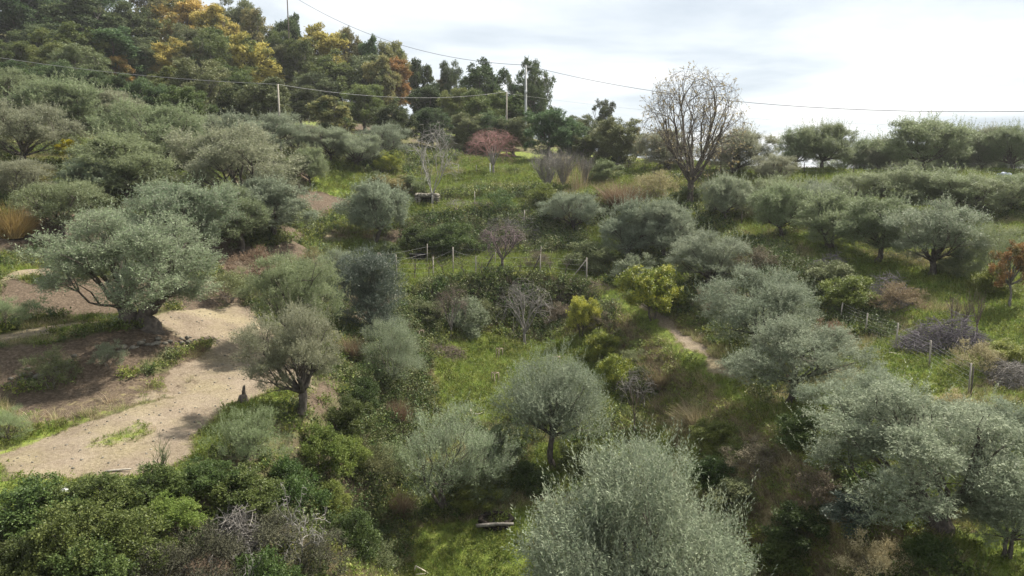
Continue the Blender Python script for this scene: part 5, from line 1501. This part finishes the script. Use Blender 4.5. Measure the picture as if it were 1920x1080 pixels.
# stone hut with a dark doorway in the bank
hp = gp(800, 388)
hr = empty('stone_hut', (hp[0], hp[1] + .3, hp[2] - .15)); tag(hr, 'small stone hut with a dark doorway behind the pale bare tree', 'hut')
m = MB(); rg = np.random.default_rng(12)
Wh, Hh, Dh, dw, dh = 2.0, 1.15, 1.6, .95, .95
for z in np.arange(.1, Hh, .2):
    for x in np.arange(-Wh / 2, Wh / 2 + .01, .24):
        if abs(x) < dw / 2 + .08 and z < dh: continue
        m.rock((x + rg.uniform(-.04, .04), rg.uniform(-.05, .05), z), .165, rg, (1.1, .9, .75))
    for s in (-1, 1):
        for y in np.arange(.2, Dh, .26): m.rock((s * Wh / 2, y, z), .17, rg, (.9, 1.1, .75))
m.build('wall', M['stone'], hr, False)
m = MB()
for x in np.arange(-Wh / 2, Wh / 2 + .01, .26):
    for y in np.arange(.1, Dh, .3): m.rock((x, y, Hh + .04 + rg.uniform(-.04, .05)), .2, rg, (1.1, 1.1, .5))
m.build('roof', M['stone'], hr, False)
m = MB(); m.box((0, .12, dh + .06), (dw + .5, .36, .14)); m.build('lintel', M['stone'], hr, False)
m = MB(); m.box((0, .55, dh / 2), (dw + .16, .05, dh)); m.build('doorway', M['hollow_shade'], hr, False)  # near-black panel painted as the unlit inside of the hut
m = MB(); m.box((.1, -.28, .05), (dw + .5, .4, .12)); m.build('threshold', M['concrete'], hr, False)

# black tub on the small terrace
tp = gp(784, 491); m = MB()
m.tube([(0, 0, 0), (0, 0, .02), (0, 0, .5), (0, 0, .56)], [.5, .58, .66, .69], 20)
r = empty('water_tub', (tp[0], tp[1], tp[2])); tag(r, 'wide black plastic water tub on the grass behind the trellis', 'tub')
m.build('body', M['black'], r)
m = MB(); m.tube([(math.cos(t) * .69, math.sin(t) * .69, .57) for t in np.linspace(0, 6.283, 25)], .03, 6, False); m.build('rim', M['black'], r)

# stone basin with a dark mouth
bp_ = gp(930, 985); r = empty('stone_basin', tuple(bp_)); tag(r, 'dark round stone basin with a log across its front edge near the bottom', 'basin')
m = MB(); rg = np.random.default_rng(19)
for k in range(22):
    a = 6.283 * k / 22
    for z in (.05, .2): m.rock((math.cos(a) * .62, math.sin(a) * .5, z), .12, rg)
m.build('wall', M['hollow_shade'], r, False)  # ring stones coloured near-black to carry the shade of the hole
m = MB(); m.tube([(0, 0, -.02), (0, 0, .06)], [.6, .55], 18); m.build('floor_shade', M['hollow_shade'], r)  # near-black disc in place of the deep shade within the basin
m = MB(); m.tube(bend(rg, (-.75, -.62, .2), (.7, -.55, .24), 5, .05), [.07, .075, .07, .065, .06], 8); m.build('log', M['bark_grey'], r)

# brush heaps
def heap(px, py, wpx, h, label, seed, mat='brush', n=620):
    p = gp(px, py); w = wpx / F * p[1]; rg = np.random.default_rng(seed); m = MB()
    for k in range(n):
        a = rg.uniform(0, 6.28); q = math.sqrt(rg.uniform(0, 1)) * .5
        x, y = math.cos(a) * q * w, math.sin(a) * q * w * .75
        z = float(gz(p[0] + x, p[1] + y)) - p[2] + rg.uniform(0, 1) * h * (1 - (2 * q) ** 2 * .8) * (.35 + 1.6 * float(vnoise(np.array(x * 1.1 + seed), np.array(y * 1.1), seed)))
        d = unit(rg.normal(size=3) * np.array([1, 1, .45]) + np.array([0, 0, .15])); L = rg.uniform(.35, .95) * (2.2 if k % 25 == 0 else 1)
        m.tube(bend(rg, np.array([x, y, z]) - d * L / 2, np.array([x, y, z]) + d * L / 2, 4, .25), [.011, .010, .008, .004], 3, False)
    o = m.build('brush_heap', M[mat]); o.location = tuple(p); tag(o, label, 'brush heap', 'heaps of cut branches')
heap(962, 448, 115, 1.9, 'purple-grey heap of cut branches behind the leafless fruit tree', 1)
heap(1760, 650, 165, 1.15, 'largest violet-grey heap of cut branches behind the wire fence', 2, n=1700)
heap(1655, 572, 105, 1.2, 'violet-grey brush heap above the wire fence', 3, n=900)
heap(1545, 520, 95, 1.0, 'grey brush heap beside the pale silver olive', 4)
heap(1895, 722, 100, .7, 'grey heap of cut branches at the right edge', 5, 'twig_grey', 600)
heap(830, 665, 90, .5, 'brown heap of cut branches beside the left sapling guard', 6, 'twig_brown')
heap(1080, 570, 120, .7, 'brown tangle of cut stems on the back bank', 7, 'twig_brown')
heap(455, 1040, 90, .7, 'dark tangle of dead stems on the shaded slope', 8, 'twig_grey')

# small things
def log_thing(name, px, py, L, r, rz, mat, label, cat, up=0.):
    p = gp(px, py); m = MB(); d = np.array([math.cos(rz), math.sin(rz), 0]) * L / 2
    a = -d; b = d + np.array([0, 0, up]); rg = np.random.default_rng(int(px))
    m.tube(bend(rg, a, b, 5, .05), [r, r, r * .95, r * .85, r * .8], 8)
    o = m.build(name, M[mat]); o.location = (p[0], p[1], p[2] + r); tag(o, label, cat)
log_thing('log', 222, 886, .7, .035, .3, 'wood_post', 'pale dry log lying at the edge of the earth track', 'log')
log_thing('wooden_pole', 1716, 672, 2.2, .03, -.75, 'pale_wood', 'pale pole lying against the wire fence', 'pole')
log_thing('wooden_pole', 1785, 612, 1.0, .03, -.4, 'pale_wood', 'short pale stick on the largest brush heap', 'pole', .1)
# stump
sp = gp(456, 757); r = empty('tree_stump', tuple(sp)); tag(r, 'small dark tree stump with an upright stub on the earth track', 'stump')
m = MB(); rg = np.random.default_rng(2)
m.tube([(0, 0, -.1), (0, 0, .05), (.01, 0, .2), (0, .01, .27)], [.26, .2, .16, .12], 9); m.build('stump', M['bark'], r)
m = MB(); m.tube(bend(rg, (.04, 0, .15), (.08, 0, .62), 5, .1), [.09, .08, .07, .06, .04], 7); m.build('stub', M['bark'], r)
# white bag
bp2 = gp(122, 925); m = MB(); rg = np.random.default_rng(6)
m.rock((0, 0, 0), .17, rg, (1.2, .8, .55)); m.rock((.15, .02, .01), .10, rg, (1.1, .8, .5)); m.rock((-.12, .03, 0), .08, rg, (1, .8, .5))
o = m.build('plastic_bag', M['white']); o.location = tuple(at(122, 922, 19.0)); tag(o, 'crumpled white plastic bag caught on top of the green hedge', 'bag')
md = o.modifiers.new('round', 'SUBSURF'); md.levels = 1; md.render_levels = 1
BAG = o
# wooden frames
def frame_thing(px, py, pts, label, name='broken_crate'):
    p = gp(px, py); r = empty(name, tuple(p)); tag(r, label, 'crate')
    for a, b in zip(pts, pts[1:]):
        m = MB(); m.tube([a, b], .028, 5); m.build('bar', M['pale_wood'], r)
frame_thing(895, 774, [(-.35, .1, .25), (-.3, -.1, .06), (.05, -.15, .05), (.3, .05, .08), (.3, .1, .22)], 'pale wooden frame lying on the grass left of the round silver olive')
frame_thing(790, 1076, [(-.28, 0, 0.05), (-.2, 0, .32), (.28, -.1, .08), (-.28, -.12, .03)], 'small triangular wooden frame at the bottom edge on the shaded grass')
# distant tarpaulins between skyline olives
for px, w, lab in ((1738, 1.6, 'blue-grey tarpaulin heap under the double-peaked skyline olive'), (1772, 2.2, 'larger blue-grey tarpaulin heap right of the first one on the ridge'), (1888, 1.4, 'blue-grey tarpaulin heap near the right edge on the ridge')):
    x = at(px, 310, 74)[0]; z = float(gz(x, 74)); m = MB(); rg = np.random.default_rng(px)
    for k in range(5): m.rock((rg.uniform(-.4, .4) * w, rg.uniform(-.2, .2), .2), .45, rg, (1.3, .9, .8))
    o = m.build('tarpaulin_heap', M['tarp'], None, True); o.location = (x, 74, z); tag(o, lab, 'tarpaulin', 'tarpaulin heaps on the ridge')
    md = o.modifiers.new('round', 'SUBSURF'); md.levels = 1; md.render_levels = 1

# ------------------------------------------------------------ air
hz = MB(); hz.box((0, 110, 1), (600, 320, 150)); 
hm, N, Lk = new_mat('haze')
v = N('ShaderNodeVolumePrincipled'); v.inputs['Density'].default_value = .00022; v.inputs['Color'].default_value = (.93, .96, 1, 1); v.inputs['Anisotropy'].default_value = .2
o = N('ShaderNodeOutputMaterial'); Lk(v.outputs[0], o.inputs['Volume'])
try: hm.cycles.homogeneous_volume = True
except Exception: pass
ho = hz.build('haze', hm, None, False); tag(ho, 'thin pale air over the whole valley', 'haze', kind='stuff')
